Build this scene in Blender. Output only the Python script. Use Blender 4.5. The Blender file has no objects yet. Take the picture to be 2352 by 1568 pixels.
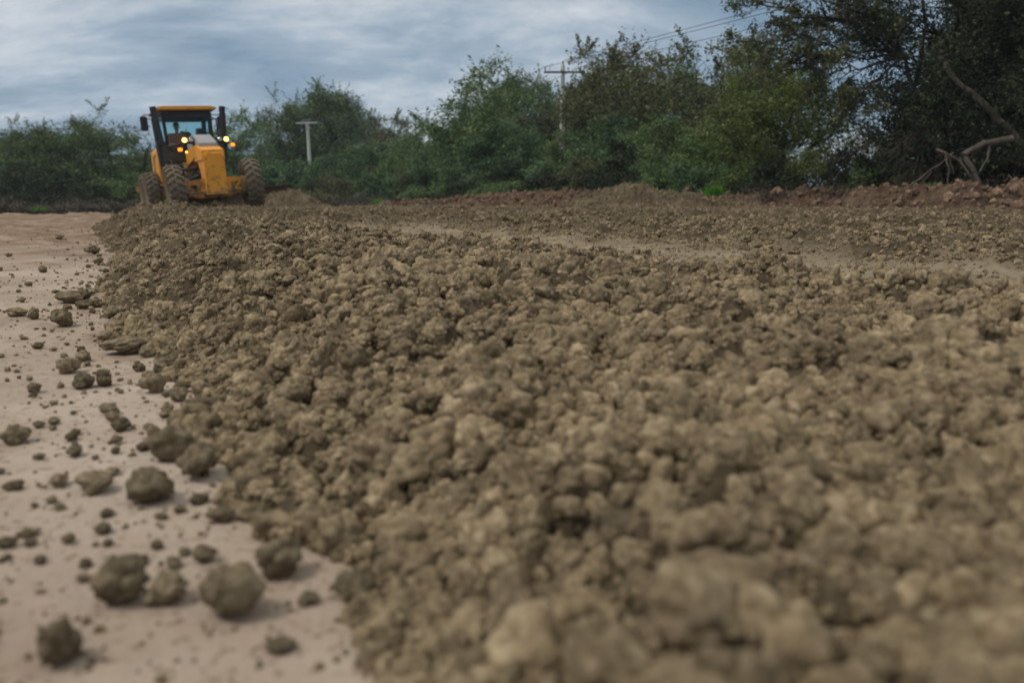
import bpy, bmesh, math, random
import numpy as np
from mathutils import Vector, Matrix, Euler
R = math.radians
C = bpy.context.scene.collection
SC = bpy.context.scene

# ------------------------------------------------------------------ camera
CAM_H, PITCH, LENS = 0.55, R(10.2), 28.0
cd = bpy.data.cameras.new("camera"); cam = bpy.data.objects.new("camera", cd); C.objects.link(cam)
cam.location = (0, 0, CAM_H); cam.rotation_euler = (R(90) - PITCH, 0, 0)
cd.lens = LENS; cd.sensor_width = 36; cd.clip_start = 0.02; cd.clip_end = 2000
cd.dof.use_dof = True; cd.dof.focus_distance = 4.5; cd.dof.aperture_fstop = 2.1
SC.camera = cam
SC.view_settings.view_transform = 'Standard'; SC.view_settings.look = 'None'
SC.view_settings.exposure = 0.18; SC.view_settings.gamma = 1.0
SC.cycles.max_bounces = 5; SC.cycles.diffuse_bounces = 3; SC.cycles.transparent_max_bounces = 12
SC.cycles.use_denoising = True

# ------------------------------------------------------------------ world: overcast sky
SUN_EL, SUN_AZ = R(56), R(-108)      # azimuth from +Y clockwise
w = bpy.data.worlds.new("World"); SC.world = w; w.use_nodes = True
nt = w.node_tree; N = nt.nodes; L = nt.links; N.clear()
def nd(tp, **kw):
    n = N.new(tp)
    for k, v in kw.items(): setattr(n, k, v)
    return n
def mth(op, a, b=None, c=None):
    n = N.new('ShaderNodeMath'); n.operation = op
    for i, v in enumerate((a, b, c)):
        if v is None: continue
        if isinstance(v, (int, float)): n.inputs[i].default_value = v
        else: L.new(v, n.inputs[i])
    return n.outputs[0]
out = nd('ShaderNodeOutputWorld'); bg = nd('ShaderNodeBackground'); bg.inputs[1].default_value = 0.1
sky = nd('ShaderNodeTexSky', sky_type='NISHITA'); sky.sun_disc = False
sky.sun_elevation = SUN_EL; sky.sun_rotation = SUN_AZ; sky.air_density = 1.0; sky.dust_density = 2.0
tc = nd('ShaderNodeTexCoord'); sp = nd('ShaderNodeSeparateXYZ'); L.new(tc.outputs['Generated'], sp.inputs[0])
zc = mth('MAXIMUM', sp.outputs[2], 0.0)
den = mth('ADD', zc, 0.36)
cx = mth('DIVIDE', sp.outputs[0], den); cy = mth('DIVIDE', sp.outputs[1], den)
cmb = nd('ShaderNodeCombineXYZ'); L.new(cx, cmb.inputs[0]); L.new(cy, cmb.inputs[1])
mp = nd('ShaderNodeMapping'); mp.inputs['Scale'].default_value = (0.55, 0.95, 1); mp.inputs['Rotation'].default_value = (0, 0, R(-7)); mp.inputs['Location'].default_value = (3.1, 1.7, 0)
L.new(cmb.outputs[0], mp.inputs[0])
def noise(vec, scale, detail, rough, dist=0.0):
    n = nd('ShaderNodeTexNoise'); n.inputs['Scale'].default_value = scale; n.inputs['Detail'].default_value = detail
    n.inputs['Roughness'].default_value = rough; n.inputs['Distortion'].default_value = dist
    L.new(vec, n.inputs['Vector']); return n.outputs[0]
n1 = noise(mp.outputs[0], 1.75, 8, 0.62, 0.35)
n2 = noise(mp.outputs[0], 4.6, 8, 0.66, 0.5)
s = mth('ADD', mth('MULTIPLY', n1, 0.74), mth('MULTIPLY', n2, 0.26))
cr = nd('ShaderNodeValToRGB'); L.new(s, cr.inputs[0])
e = cr.color_ramp.elements
e[0].position = 0.40; e[0].color = (0.150, 0.243, 0.360, 1)
e[1].position = 0.60; e[1].color = (0.490, 0.565, 0.655, 1)
m = e.new(0.50); m.color = (0.260, 0.355, 0.470, 1)
# cloud deck is brighter towards the zenith, as an overcast sky is
bzz = mth('POWER', zc, 1.8)
ml = nd('ShaderNodeMixRGB', blend_type='MULTIPLY'); ml.inputs[0].default_value = 1
cb = nd('ShaderNodeCombineXYZ'); L.new(mth('MULTIPLY_ADD', bzz, 22, 10.6), cb.inputs[0]); L.new(mth('MULTIPLY_ADD', bzz, 13, 10.2), cb.inputs[1]); L.new(mth('MULTIPLY_ADD', bzz, 5, 9.8), cb.inputs[2])
L.new(cr.outputs[0], ml.inputs[1]); L.new(cb.outputs[0], ml.inputs[2])
mx = nd('ShaderNodeMixRGB'); mx.inputs[0].default_value = 0.92
L.new(sky.outputs[0], mx.inputs[1]); L.new(ml.outputs[0], mx.inputs[2])
L.new(mx.outputs[0], bg.inputs[0]); L.new(bg.outputs[0], out.inputs[0])

sl = bpy.data.lights.new("sun", 'SUN'); sl.energy = 1.5; sl.angle = R(11); sl.color = (1.0, 0.94, 0.84)
so = bpy.data.objects.new("sun", sl); C.objects.link(so)
sd = Vector((math.sin(SUN_AZ) * math.cos(SUN_EL), math.cos(SUN_AZ) * math.cos(SUN_EL), math.sin(SUN_EL)))
so.rotation_euler = sd.to_track_quat('Z', 'Y').to_euler()

# ------------------------------------------------------------------ helpers
FPX = LENS / 36 * 2352     # the photograph read on a 2352-wide grid
def ray(px, py):
    u = (px - 1176) / FPX; v = (784 - py) / FPX
    return Vector((u, math.cos(PITCH) + v * math.sin(PITCH), -math.sin(PITCH) + v * math.cos(PITCH)))
def on_z(px, py, z=0.0):
    d = ray(px, py); t = (z - CAM_H) / d.z; return Vector((d.x * t, d.y * t, z))
def on_y(px, py, Y):
    d = ray(px, py); t = Y / d.y; return Vector((d.x * t, Y, CAM_H + d.z * t))

def tag(o, label=None, cat=None, group=None, kind=None):
    if label: o['label'] = label
    if cat: o['category'] = cat
    if group: o['group'] = group
    if kind: o['kind'] = kind
    return o
def empty(name, loc=(0, 0, 0), rot=(0, 0, 0)):
    o = bpy.data.objects.new(name, None); o.empty_display_size = 0.1; C.objects.link(o)
    o.location = loc; o.rotation_euler = rot; return o
def link(name, me, parent=None, loc=None):
    o = bpy.data.objects.new(name, me); C.objects.link(o)
    if parent: o.parent = parent
    if loc is not None: o.location = loc
    return o

# vectorised gradient noise
def _h(ix, iy, iz, seed):
    h = (ix * 374761393 + iy * 668265263 + iz * 2147483647 + seed * 1274126177) & 0xffffffff
    h = ((h ^ (h >> 13)) * 1103515245) & 0xffffffff
    h = ((h ^ (h >> 15)) * 2246822519) & 0xffffffff
    return h ^ (h >> 16)
_G = np.random.RandomState(7).normal(size=(256, 3)); _G /= np.linalg.norm(_G, axis=1)[:, None]
def pn(x, y, z=0.0, seed=0):
    x = np.asarray(x, float); y = np.asarray(y, float); z = np.zeros_like(x) + z
    ix = np.floor(x).astype(np.int64); iy = np.floor(y).astype(np.int64); iz = np.floor(z).astype(np.int64)
    fx, fy, fz = x - ix, y - iy, z - iz
    q = lambda t: t * t * t * (t * (t * 6 - 15) + 10)
    ux, uy, uz = q(fx), q(fy), q(fz); r = 0
    for a in (0, 1):
        for b in (0, 1):
            for c in (0, 1):
                g = _G[_h(ix + a, iy + b, iz + c, seed) & 255]
                r = r + (g[..., 0] * (fx - a) + g[..., 1] * (fy - b) + g[..., 2] * (fz - c)) * (ux if a else 1 - ux) * (uy if b else 1 - uy) * (uz if c else 1 - uz)
    return r * 1.5
def wor(x, y, k, seed):
    """rounded bumps: height of the tallest ball of a jittered grid, 0..1"""
    x = np.asarray(x, float) * k; y = np.asarray(y, float) * k; ix = np.floor(x).astype(np.int64); iy = np.floor(y).astype(np.int64); best = np.zeros_like(x)
    for a in (-1, 0, 1):
        for b in (-1, 0, 1):
            h = _h(ix + a, iy + b, ix * 0, seed); jx = (h & 1023) / 1023.; jy = ((h >> 10) & 1023) / 1023.; rr2 = (.35 + .65 * ((h >> 20) & 255) / 255.)
            d2 = ((ix + a + jx - x) ** 2 + (iy + b + jy - y) ** 2) / rr2 ** 2
            best = np.maximum(best, np.sqrt(np.clip(1 - d2 * .9, 0, 1)) * rr2)
    return best
def sm(a, b, x):
    t = np.clip((x - a) / (b - a), 0, 1); return t * t * (3 - 2 * t)
def seg_dist(x, y, pts):
    d = np.full(np.shape(x), 1e9)
    for (ax, ay), (bx, by) in zip(pts[:-1], pts[1:]):
        vx, vy = bx - ax, by - ay; t = np.clip(((x - ax) * vx + (y - ay) * vy) / (vx * vx + vy * vy + 1e-9), 0, 1)
        d = np.minimum(d, np.hypot(x - ax - t * vx, y - ay - t * vy))
    return d
def inside(x, y, poly):
    r = np.zeros(np.shape(x), bool); n = len(poly)
    for i in range(n):
        (ax, ay), (bx, by) = poly[i], poly[(i + 1) % n]
        if ay == by: continue
        c = ((ay > y) != (by > y)) & (x < (bx - ax) * (y - ay) / (by - ay) + ax); r ^= c
    return r

# ------------------------------------------------------------------ materials
def mat(name, col=(0.5, 0.5, 0.5), rough=0.8, metal=0.0, spec=0.3):
    m = bpy.data.materials.new(name); m.use_nodes = True
    b = m.node_tree.nodes['Principled BSDF']; b.inputs['Base Color'].default_value = (*col, 1)
    b.inputs['Roughness'].default_value = rough; b.inputs['Metallic'].default_value = metal
    b.inputs['Specular IOR Level'].default_value = spec
    return m
class MN:
    """small node builder on a material"""
    def __init__(s, m): s.m = m; s.t = m.node_tree; s.b = s.t.nodes['Principled BSDF']
    def n(s, tp, ins=None, **kw):
        n = s.t.nodes.new(tp)
        for k, v in kw.items(): setattr(n, k, v)
        for k, v in (ins or {}).items():
            if isinstance(v, bpy.types.NodeSocket): s.t.links.new(v, n.inputs[k])
            else: n.inputs[k].default_value = v
        return n
    def l(s, a, b): s.t.links.new(a, b)
    def noise(s, vec, sc, det=4, ro=0.6, dist=0): return s.n('ShaderNodeTexNoise', {'Vector': vec, 'Scale': sc, 'Detail': det, 'Roughness': ro, 'Distortion': dist}).outputs[0]
    def ramp(s, fac, stops):
        n = s.n('ShaderNodeValToRGB', {'Fac': fac}); e = n.color_ramp.elements
        while len(e) > 1: e.remove(e[-1])
        for i, (p, c) in enumerate(stops):
            x = e[0] if i == 0 else e.new(p)
            x.position = p; x.color = (*c, 1) if len(c) == 3 else c
        return n.outputs[0]
    def mix(s, f, a, b, bt='MIX'):
        n = s.n('ShaderNodeMixRGB', {0: f, 1: a, 2: b}, blend_type=bt); return n.outputs[0]
    def bump(s, h, dist, strength=1.0):
        n = s.n('ShaderNodeBump', {'Height': h, 'Distance': dist, 'Strength': strength}); s.l(n.outputs[0], s.b.inputs['Normal']); return n
def soil_mat(name, c0, c1, c2, bump=0.006, scale=14.0, obj=False, fine=90.0):
    m = mat(name, c1, 0.95, 0, 0.12); k = MN(m)
    if obj:
        t = k.n('ShaderNodeTexCoord').outputs['Object']; oi = k.n('ShaderNodeObjectInfo').outputs['Random']
        v = k.n('ShaderNodeVectorMath', {0: t, 1: (0, 0, 0)}, operation='ADD').outputs[0]
    else:
        v = k.n('ShaderNodeNewGeometry').outputs['Position']; oi = None
    a = k.noise(v, scale, 6, 0.65); b = k.noise(v, scale * 0.13 if not obj else scale * .5, 3, 0.55)
    f = k.n('ShaderNodeMath', {0: a, 1: b}, operation='ADD').outputs[0]
    f = k.n('ShaderNodeMath', {0: f, 1: 0.5}, operation='MULTIPLY').outputs[0]
    col = k.ramp(f, [(0.36, c0), (0.5, c1), (0.64, c2)])
    if name == 'crumbly_clay':
        pk = k.n('ShaderNodeAttribute', attribute_name='packed').outputs['Fac']
        col = k.mix(pk, col, k.ramp(f, [(0.36, (.20, .157, .104)), (0.62, (.34, .275, .196))]))
    if oi:
        hs = k.n('ShaderNodeMapRange', {0: oi, 3: 0.62, 4: 1.28}).outputs[0]
        n = k.n('ShaderNodeHueSaturation', {'Color': col, 'Value': hs}); col = n.outputs[0]
    k.l(col, k.b.inputs['Base Color'])
    h1 = k.noise(v, fine, 5, 0.7)
    h2 = k.noise(v, fine * 0.3, 3, 0.6)
    h = k.n('ShaderNodeMath', {0: h2, 1: h1}, operation='ADD').outputs[0]
    if bump: k.bump(h, bump)
    return m
M = {}
M['clod'] = soil_mat('clay_clod', (0.144, 0.105, 0.063), (0.233, 0.176, 0.110), (0.352, 0.276, 0.180), bump=0.0012, scale=2.2, obj=True, fine=16.0)
M['loose'] = soil_mat('damp_clay_clod', (0.105, 0.080, 0.050), (0.175, 0.136, 0.088), (0.265, 0.212, 0.142), bump=0.0012, scale=2.2, obj=True, fine=16.0)
M['redclod'] = soil_mat('red_brown_clod', (0.085, 0.052, 0.035), (0.170, 0.108, 0.073), (0.300, 0.208, 0.150), bump=0.002, scale=2.2, obj=True, fine=16.0)
M['bed'] = soil_mat('crumbly_clay', (0.060, 0.044, 0.028), (0.108, 0.082, 0.052), (0.205, 0.160, 0.106), bump=0.010, scale=20.0, fine=120.0)  # base colour darkened to paint in shade in the gaps between clods
M['red'] = soil_mat('red_brown_soil', (0.060, 0.038, 0.026), (0.125, 0.080, 0.055), (0.225, 0.155, 0.110), bump=0.04, scale=7.0, fine=50.0)

# ------------------------------------------------------------------ terrain
toe_px = [(262, 512), (212, 528), (225, 548), (262, 580), (270, 620), (235, 650), (250, 690), (262, 730), (300, 770), (400, 830),
          (440, 900), (470, 960), (440, 1010), (480, 1060), (500, 1150), (620, 1190), (700, 1230), (790, 1260), (840, 1330), (850, 1440), (905, 1500), (915, 1568)]
toe = [tuple(on_z(*p)[:2]) for p in toe_px]
TOE = [(-3.4, 28.0), (-5.4, 23.0), (-10.2, 21.0), (-8.3, 17.5)] + toe + [(-0.14, 0.3), (-0.3, -0.6), (-0.6, -4), (-1, -12)]
TOE[0:3] = [(-2.0, 31.0), (-5.0, 29.5), (-9.8, 25.8), (-10.8, 22.8)]
FILL = TOE + [(30, -12), (30, 12), (15.5, 15.5), (9.5, 18.5), (4, 25), (0.5, 29)]
GR_POS, GR_ROT = Vector((-8.36, 22.9, 0.15)), R(29.8)
def gl(x, y):   # grader-local to world plan
    c, s_ = math.cos(GR_ROT), math.sin(GR_ROT); return (GR_POS.x + x * c - y * s_, GR_POS.y + x * s_ + y * c)
BLADE = [gl(-1.0, 1.75), gl(2.9, 2.35)]
TRACK = [tuple(on_z(880, 532, .195)[:2]), tuple(on_z(1150, 556, .195)[:2]), tuple(on_z(1600, 592, .195)[:2]), tuple(on_z(2352, 648, .195)[:2]), (4.5, 2.0)]
def wav(x, y):
    return 0.03 * pn(x * .35, y * .35, 3.3) + 0.012 * pn(x * 1.3, y * 1.3, 8.1)
def ground_h(x, y):
    x = np.asarray(x, float); y = np.asarray(y, float)
    r = np.hypot(x, y)
    z = 0.004 * pn(x * 3, y * 3, 1.0) * sm(.3, 2, r) + 0.0016 * pn(x * 17, y * 17, 2.) + 0.0008 * pn(x * 45, y * 45, 2.)
    z = z - 0.55 * sm(20, 60, r) * sm(4, -8, x)                      # the plain falls away to the left
    # scraped ridges on the far left
    for (a, b, hh, wd) in RIDGES:
        d = seg_dist(x, y, [a, b]); z = z + hh * np.exp(-(d / wd) ** 2) * (0.75 + 0.9 * np.abs(pn(x * 1.7, y * 1.7, 5.)) + .5 * np.abs(pn(x * 6, y * 6, 5.)))
    z = z + 0.05 * sm(7, 14, y) * (x < 0) * np.abs(pn(x * 1.2, y * 2.2, 7.7)) + 0.085 * sm(5, 11, y) * np.abs(pn(x * 4, y * 4, 4.)) * sm(-.1, .3, pn(x * .6, y * .8, 4.4)) * (x < 4)
    return z
RIDGES = [(tuple(on_z(60, 560)[:2]), tuple(on_z(250, 540)[:2]), 0.04, 0.28),
          ((-13.5, 15.0), (-7.8, 15.5), 0.05, 0.5), ((-18, 19.5), (-11.8, 19.2), 0.07, 0.8), ((-26, 27.), (-13, 25.5), 0.11, 1.3)]
PUD = (-1.98, 21.5)
MOUNDS = [(2.3, 19.2, 0.36, 1.05, 0.9), (3.4, 19.3, 0.34, 1.1, .8), (4.9, 19.2, .16, 1.1, .8), (-5.45, 11.9, 0.13, 0.75, 0.9), (-4.9, 12.6, 0.07, .6, .8), (-6.1, 12.2, .07, .5, .7)]
def fill_h(x, y, micro=True):
    """returns (height, signed distance inside the toe)"""
    x = np.asarray(x, float); y = np.asarray(y, float)
    g = ground_h(x, y)
    s = seg_dist(x, y, FILL) * np.where(inside(x, y, FILL), 1.0, -1.0)
    s = s + 0.09 * pn(x * 2.2, y * 2.2, 11.) + 0.05 * pn(x * 6, y * 6, 12.)
    r = np.hypot(x, y)
    top = 0.252 + 0.032 * pn(x * .45, y * .45, 3.3) - .02 * sm(0, 2, x) * sm(5, 3, y) + 0.030 * pn(x * 1.2, y * 1.2, 8.1) - 0.075 * sm(4.2, 1.2, r) - 0.055 * sm(9, 15, y) * (x < 1.5)
    tr = seg_dist(x, y, TRACK) + .22 * pn(x * 1.1, y * 1.1, 61.) + .10 * pn(x * 4, y * 4, 62.)
    top = top * (1 - sm(1.15, 0.60, tr)) + .195 * sm(1.15, 0.60, tr) + 0.012 * np.exp(-((tr - 1.15) / .25) ** 2)
    top = top - 0.05 * sm(.6, .2, np.abs(tr - 2.9)) * (x > -2)
    for (mx_, my_, mh, rx, ry) in MOUNDS:
        top = top + mh * np.exp(-(((x - mx_) / rx) ** 2 + ((y - my_) / ry) ** 2) ** 1.6)
    # soil rolled up in front of the grader blade
    db = seg_dist(x, y, BLADE)
    top = top + 0.17 * sm(1.0, 0.1, db)
    de = np.hypot(x - gl(2.55, 1.55)[0], y - gl(2.55, 1.55)[1]); top = top + 0.56 * sm(1.35, 0.05, de)
    pu = np.exp(-((x - PUD[0]) / 1.1) ** 2 - ((y - PUD[1]) / 1.5) ** 2); top = top * (1 - pu) + .30 * pu
    z = top * sm(-0.03, 0.62, s) ** 0.8 if not micro else top * np.clip(sm(-0.03, 0.75, s), 0, 1) ** 0.75
    if micro:
        a = 0.85 * sm(1.0, .55, tr)
        wx = x + .03 * pn(x * 9, y * 9, 31.); wy = y + .03 * pn(x * 9, y * 9, 32.)
        cl_ = .55 + .9 * sm(-.3, .45, pn(x * 2.6, y * 2.6, 33.))
        bl = (wor(wx, wy, 11, 1) * .055 + wor(wx, wy, 23, 2) * .030 + wor(wx, wy, 48, 3) * .015) * cl_ + pn(x * 70, y * 70, 2.5) * .004 - .035 * sm(.28, .55, pn(x * 7, y * 7, 35.)) - .02
        bl = bl * (1 + .5 * sm(6, 12, r))
        z = z + (bl - 0.018) * (1 - a * .9) * (1 - pu ** .5) * sm(-0.05, 0.25, s)
    z = np.where(s < -0.02, -0.10, z) + g
    return z, s, tr

def polar(thetas, rs):
    T, Rr = np.meshgrid(thetas, rs); return np.sin(T) * Rr, np.cos(T) * Rr
def grid_mesh(name, X, Y, Z, keep=None, closed=False):
    nr, nc = X.shape
    idx = np.arange(nr * nc).reshape(nr, nc)
    a = idx[:-1, :-1].ravel(); b = idx[:-1, 1:].ravel(); c = idx[1:, 1:].ravel(); d = idx[1:, :-1].ravel()
    q = np.stack([a, d, c, b], 1)[:, ::-1]
    if keep is not None:
        k = keep.ravel(); q = q[(k[q].any(axis=1))]
    co = np.stack([X.ravel(), Y.ravel(), Z.ravel()], 1)
    used = np.unique(q); rem = np.full(len(co), -1); rem[used] = np.arange(len(used)); co = co[used]; q = rem[q]
    return poly_mesh(name, co, q)
def poly_mesh(name, co, q, smooth=True):
    q = np.asarray(q); me = bpy.data.meshes.new(name); n = len(q); k = q.shape[1]
    me.vertices.add(len(co)); me.vertices.foreach_set('co', np.asarray(co, np.float32).ravel())
    me.loops.add(n * k); me.loops.foreach_set('vertex_index', q.astype(np.int32).ravel())
    me.polygons.add(n); me.polygons.foreach_set('loop_start', np.arange(0, n * k, k, dtype=np.int32))
    me.polygons.foreach_set('use_smooth', np.full(n, smooth))
    me.update(calc_edges=True); return me

# ground sheet (pale pink clay, brown scraped soil, dark humus under the trees)
front = np.radians(np.linspace(-46, 46, 620)); back = np.radians(np.linspace(46, 314, 90))[1:]
th = np.concatenate([front, back])
rs = np.concatenate([[0.02], np.geomspace(0.3, 70, 420), np.geomspace(75, 1500, 16)])
X, Y = polar(th, rs); Z = ground_h(X, Y)
X = np.nan_to_num(X); me = grid_mesh('ground', X, Y, Z)
def ground_mat():
    m = mat('ground_clay', (0.45, 0.37, 0.30), 0.95, 0, 0.15); k = MN(m)
    v = k.n('ShaderNodeNewGeometry').outputs['Position']
    st = k.n('ShaderNodeMapping', {'Vector': v, 'Scale': (1, 1, 1)}).outputs[0]
    pale = k.ramp(k.noise(st, 1.6, 7, 0.62), [(0.33, (0.30, 0.225, 0.172)), (0.5, (0.405, 0.318, 0.255)), (0.66, (0.50, 0.415, 0.350))])
    speck = k.ramp(k.noise(v, 46.0, 3, 0.5), [(0.34, (0.62, 0.58, 0.52)), (0.43, (1, 1, 1))])
    pale = k.mix(1.0, pale, speck, 'MULTIPLY')
    brown = k.ramp(k.noise(v, 2.4, 6, 0.7), [(0.36, (0.155, 0.100, 0.066)), (0.5, (0.235, 0.158, 0.108)), (0.64, (0.37, 0.275, 0.205))])
    sx = k.n('ShaderNodeSeparateXYZ', {0: v})
    d = k.n('ShaderNodeVectorMath', {0: v}, operation='LENGTH').outputs['Value']
    wob = k.noise(v, 0.35, 4, 0.6)
    dd = k.n('ShaderNodeMath', {0: wob, 1: 15.0, 2: d}, operation='MULTIPLY_ADD').outputs[0]
    f1 = k.n('ShaderNodeMapRange', {0: dd, 1: 15.5, 2: 21.0}).outputs[0]
    # patches of brown crust in the pale clay
    f3 = k.ramp(k.n('ShaderNodeMath', {0: k.n('ShaderNodeMapRange', {0: d, 1: 5.0, 2: 13.0, 3: 0.0, 4: 0.10}).outputs[0], 1: k.noise(v, 0.8, 7, 0.7)}, operation='ADD').outputs[0], [(0.54, (0, 0, 0)), (0.61, (0.85, 0.85, 0.85))])
    f1 = k.mix(1.0, f1, f3, 'SCREEN')
    col = k.mix(f1, pale, brown)
    # beyond the worked strip: dark weedy earth
    gy = k.n('ShaderNodeMath', {0: sx.outputs[0], 1: 0.9, 2: sx.outputs[1]}, operation='MULTIPLY_ADD').outputs[0]
    hum = k.ramp(k.noise(v, 1.2, 5, 0.7), [(0.4, (0.035, 0.030, 0.020)), (0.55, (0.050, 0.050, 0.024)), (0.7, (0.09, 0.07, 0.045))])
    dr = k.n('ShaderNodeMath', {0: wob, 1: 3.0, 2: d}, operation='MULTIPLY_ADD').outputs[0]
    # tree belt limit: a circle-ish limit, nearer on the right
    lim = k.n('ShaderNodeMapRange', {0: sx.outputs[0], 1: -20.0, 2: 10.0, 3: 35.5, 4: 23.5}).outputs[0]
    df = k.n('ShaderNodeMath', {0: dr, 1: lim}, operation='SUBTRACT').outputs[0]
    f2 = k.n('ShaderNodeMapRange', {0: df, 1: 0.0, 2: 2.0}).outputs[0]
    col = k.mix(f2, col, hum)
    k.l(col, k.b.inputs['Base Color'])
    h = k.n('ShaderNodeMath', {0: k.noise(v, 60.0, 5, 0.7), 1: k.noise(v, 11.0, 4, 0.6)}, operation='ADD').outputs[0]
    k.bump(h, 0.006)
    return m
me.materials.append(ground_mat())
ground = link('ground', me); tag(ground, kind='structure')

# ------------------------------------------------------------------ clod prototypes
def ico(sub):
    bm = bmesh.new(); bmesh.ops.create_icosphere(bm, subdivisions=sub, radius=1.0)
    co = np.array([v.co[:] for v in bm.verts]); f = np.array([[v.index for v in fc.verts] for fc in bm.faces]); bm.free(); return co, f
def clod_shape(seed, sub=3, berry=0.6):
    rg = np.random.RandomState(seed); co, f = ico(sub); o = rg.uniform(0, 50, 3)
    nz = lambda k, sd: pn(co[:, 0] * k + o[0], co[:, 1] * k + o[1], co[:, 2] * k + o[2], sd)
    r = .85 + 0.36 * nz(1.0, 1) + .16 * nz(2.1, 2)
    for _ in range(rg.randint(0, 3)):                    # fused lobes
        d = rg.normal(size=3); d /= np.linalg.norm(d); c = np.clip(co @ d, 0, 1); r += rg.uniform(.12, .38) * c ** 5
    for _ in range(rg.randint(0, 3)):                    # broken facets
        d = rg.normal(size=3); d /= np.linalg.norm(d); h = rg.uniform(.62, .85); c = co @ d
        lim = h / np.maximum(c, 1e-3); r = np.where((c > 0) & (r > lim), lim + (r - lim) * .45, r)
    for cnt, lo, hi, amp in ((16, .35, .65, .34), (70, .14, .32, .20), (220, .06, .15, .09)):      # crumbs pressed together
        d = rg.normal(size=(cnt, 3)); d /= np.linalg.norm(d, axis=1)[:, None]; w_ = rg.uniform(lo, hi, cnt); ang = np.arccos(np.clip(co @ d.T, -1, 1))
        r = r + berry * amp * (np.sqrt(np.clip(1 - (ang / w_[None]) ** 2, 0, 1)) * (w_ / hi)[None]).max(1)
    r = r + .035 * nz(13., 5) + .02 * nz(26., 6)
    co = co * r[:, None] * rg.uniform(0.8, 1.22, 3) * np.array([1, 1, 0.82])
    return co, f
HI = [clod_shape(100 + i, 4, (.35, .7, .9)[i % 3]) for i in range(12)]
clod_me = []; loose_me = []
for i, (co, f) in enumerate(HI):
    mm = poly_mesh('clod_shape', co, f); mm.materials.append(M['clod']); clod_me.append(mm); mm = mm.copy(); mm.materials.clear(); mm.materials.append(M['loose']); loose_me.append(mm)

# stuff object: a base surface + points + prototypes, instanced inside itself
def clod_stuff(name, base_me, pts, scl, seed, mats, proto_seeds=range(8), sub=3, squash=None):
    rg = np.random.RandomState(seed)
    protos = [clod_shape(s_ + 300, sub, (.5, .9, 1.1)[i % 3]) for i, s_ in enumerate(proto_seeds)]
    co = [np.asarray(pts)]; fs = []; pid = [np.full(len(pts), 0)]; off = len(pts)
    for i, (c, f) in enumerate(protos):
        co.append(c); fs.append(f + off); pid.append(np.full(len(c), i + 1)); off += len(c)
    co = np.concatenate(co); pid = np.concatenate(pid)
    me = poly_mesh(name, co, np.concatenate(fs)); me.materials.append(mats)
    n = len(co); A = me.attributes.new('pid', 'INT', 'POINT'); A.data.foreach_set('value', pid.astype(np.int32))
    S = np.ones((n, 3), np.float32); k = len(pts); S[:k] = np.asarray(scl)[:, None] * rg.uniform(0.8, 1.25, (k, 3))
    A = me.attributes.new('scl', 'FLOAT_VECTOR', 'POINT'); A.data.foreach_set('vector', S.ravel())
    E = np.zeros((n, 3), np.float32); E[:k] = rg.uniform(0, 6.283, (k, 3)) * np.array([1, 1, 1])
    A = me.attributes.new('rot', 'FLOAT_VECTOR', 'POINT'); A.data.foreach_set('vector', E.ravel())
    P = np.zeros(n, np.int32); P[:k] = rg.randint(0, len(protos), k)
    A = me.attributes.new('pick', 'INT', 'POINT'); A.data.foreach_set('value', P)
    g = bpy.data.node_groups.new(name + '_scatter', 'GeometryNodeTree'); g.is_modifier = True
    g.interface.new_socket('Geometry', in_out='INPUT', socket_type='NodeSocketGeometry')
    g.interface.new_socket('Geometry', in_out='OUTPUT', socket_type='NodeSocketGeometry')
    gi = g.nodes.new('NodeGroupInput'); go = g.nodes.new('NodeGroupOutput')
    def attr(nm, t):
        a = g.nodes.new('GeometryNodeInputNamedAttribute'); a.data_type = t; a.inputs['Name'].default_value = nm; return a.outputs[0]
    pa = attr('pid', 'INT')
    def sep(kk):
        c = g.nodes.new('FunctionNodeCompare'); c.data_type = 'INT'; c.operation = 'EQUAL'; g.links.new(pa, c.inputs[2]); c.inputs[3].default_value = kk
        s_ = g.nodes.new('GeometryNodeSeparateGeometry'); s_.domain = 'POINT'; g.links.new(gi.outputs[0], s_.inputs[0]); g.links.new(c.outputs[0], s_.inputs[1]); return s_.outputs[0]
    j = g.nodes.new('GeometryNodeGeometryToInstance')
    for i in range(len(protos)): g.links.new(sep(i + 1), j.inputs[0])
    ip = g.nodes.new('GeometryNodeInstanceOnPoints'); g.links.new(sep(0), ip.inputs['Points']); g.links.new(j.outputs[0], ip.inputs['Instance'])
    ip.inputs['Pick Instance'].default_value = True; g.links.new(attr('pick', 'INT'), ip.inputs['Instance Index'])
    g.links.new(attr('rot', 'FLOAT_VECTOR'), ip.inputs['Rotation']); g.links.new(attr('scl', 'FLOAT_VECTOR'), ip.inputs['Scale'])
    g.links.new(ip.outputs[0], go.inputs[0])
    o = link(name, me); md = o.modifiers.new('scatter', 'NODES'); md.node_group = g
    return o

# ------------------------------------------------------------------ the fill bed
th = np.concatenate([np.radians(np.linspace(-40, 46, 1000)), np.radians(np.linspace(46, 64, 150))[1:], np.radians(np.linspace(64, 320, 110))[1:]])
rs = np.geomspace(0.22, 34, 720)
X, Y = polar(th, rs); Zb, S_, _t = fill_h(X, Y)
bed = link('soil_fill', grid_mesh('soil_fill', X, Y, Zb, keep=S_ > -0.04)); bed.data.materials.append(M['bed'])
_c = np.zeros(len(bed.data.vertices) * 3, np.float32); bed.data.vertices.foreach_get('co', _c); _c = _c.reshape(-1, 3)
_d = seg_dist(_c[:, 0], _c[:, 1], TRACK) + .22 * pn(_c[:, 0] * 1.1, _c[:, 1] * 1.1, 61.); _a = bed.data.attributes.new('packed', 'FLOAT', 'POINT'); _a.data.foreach_set('value', sm(1.1, .5, _d + .18 * pn(_c[:, 0] * 3, _c[:, 1] * 3, 5.)).astype(np.float32))
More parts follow.
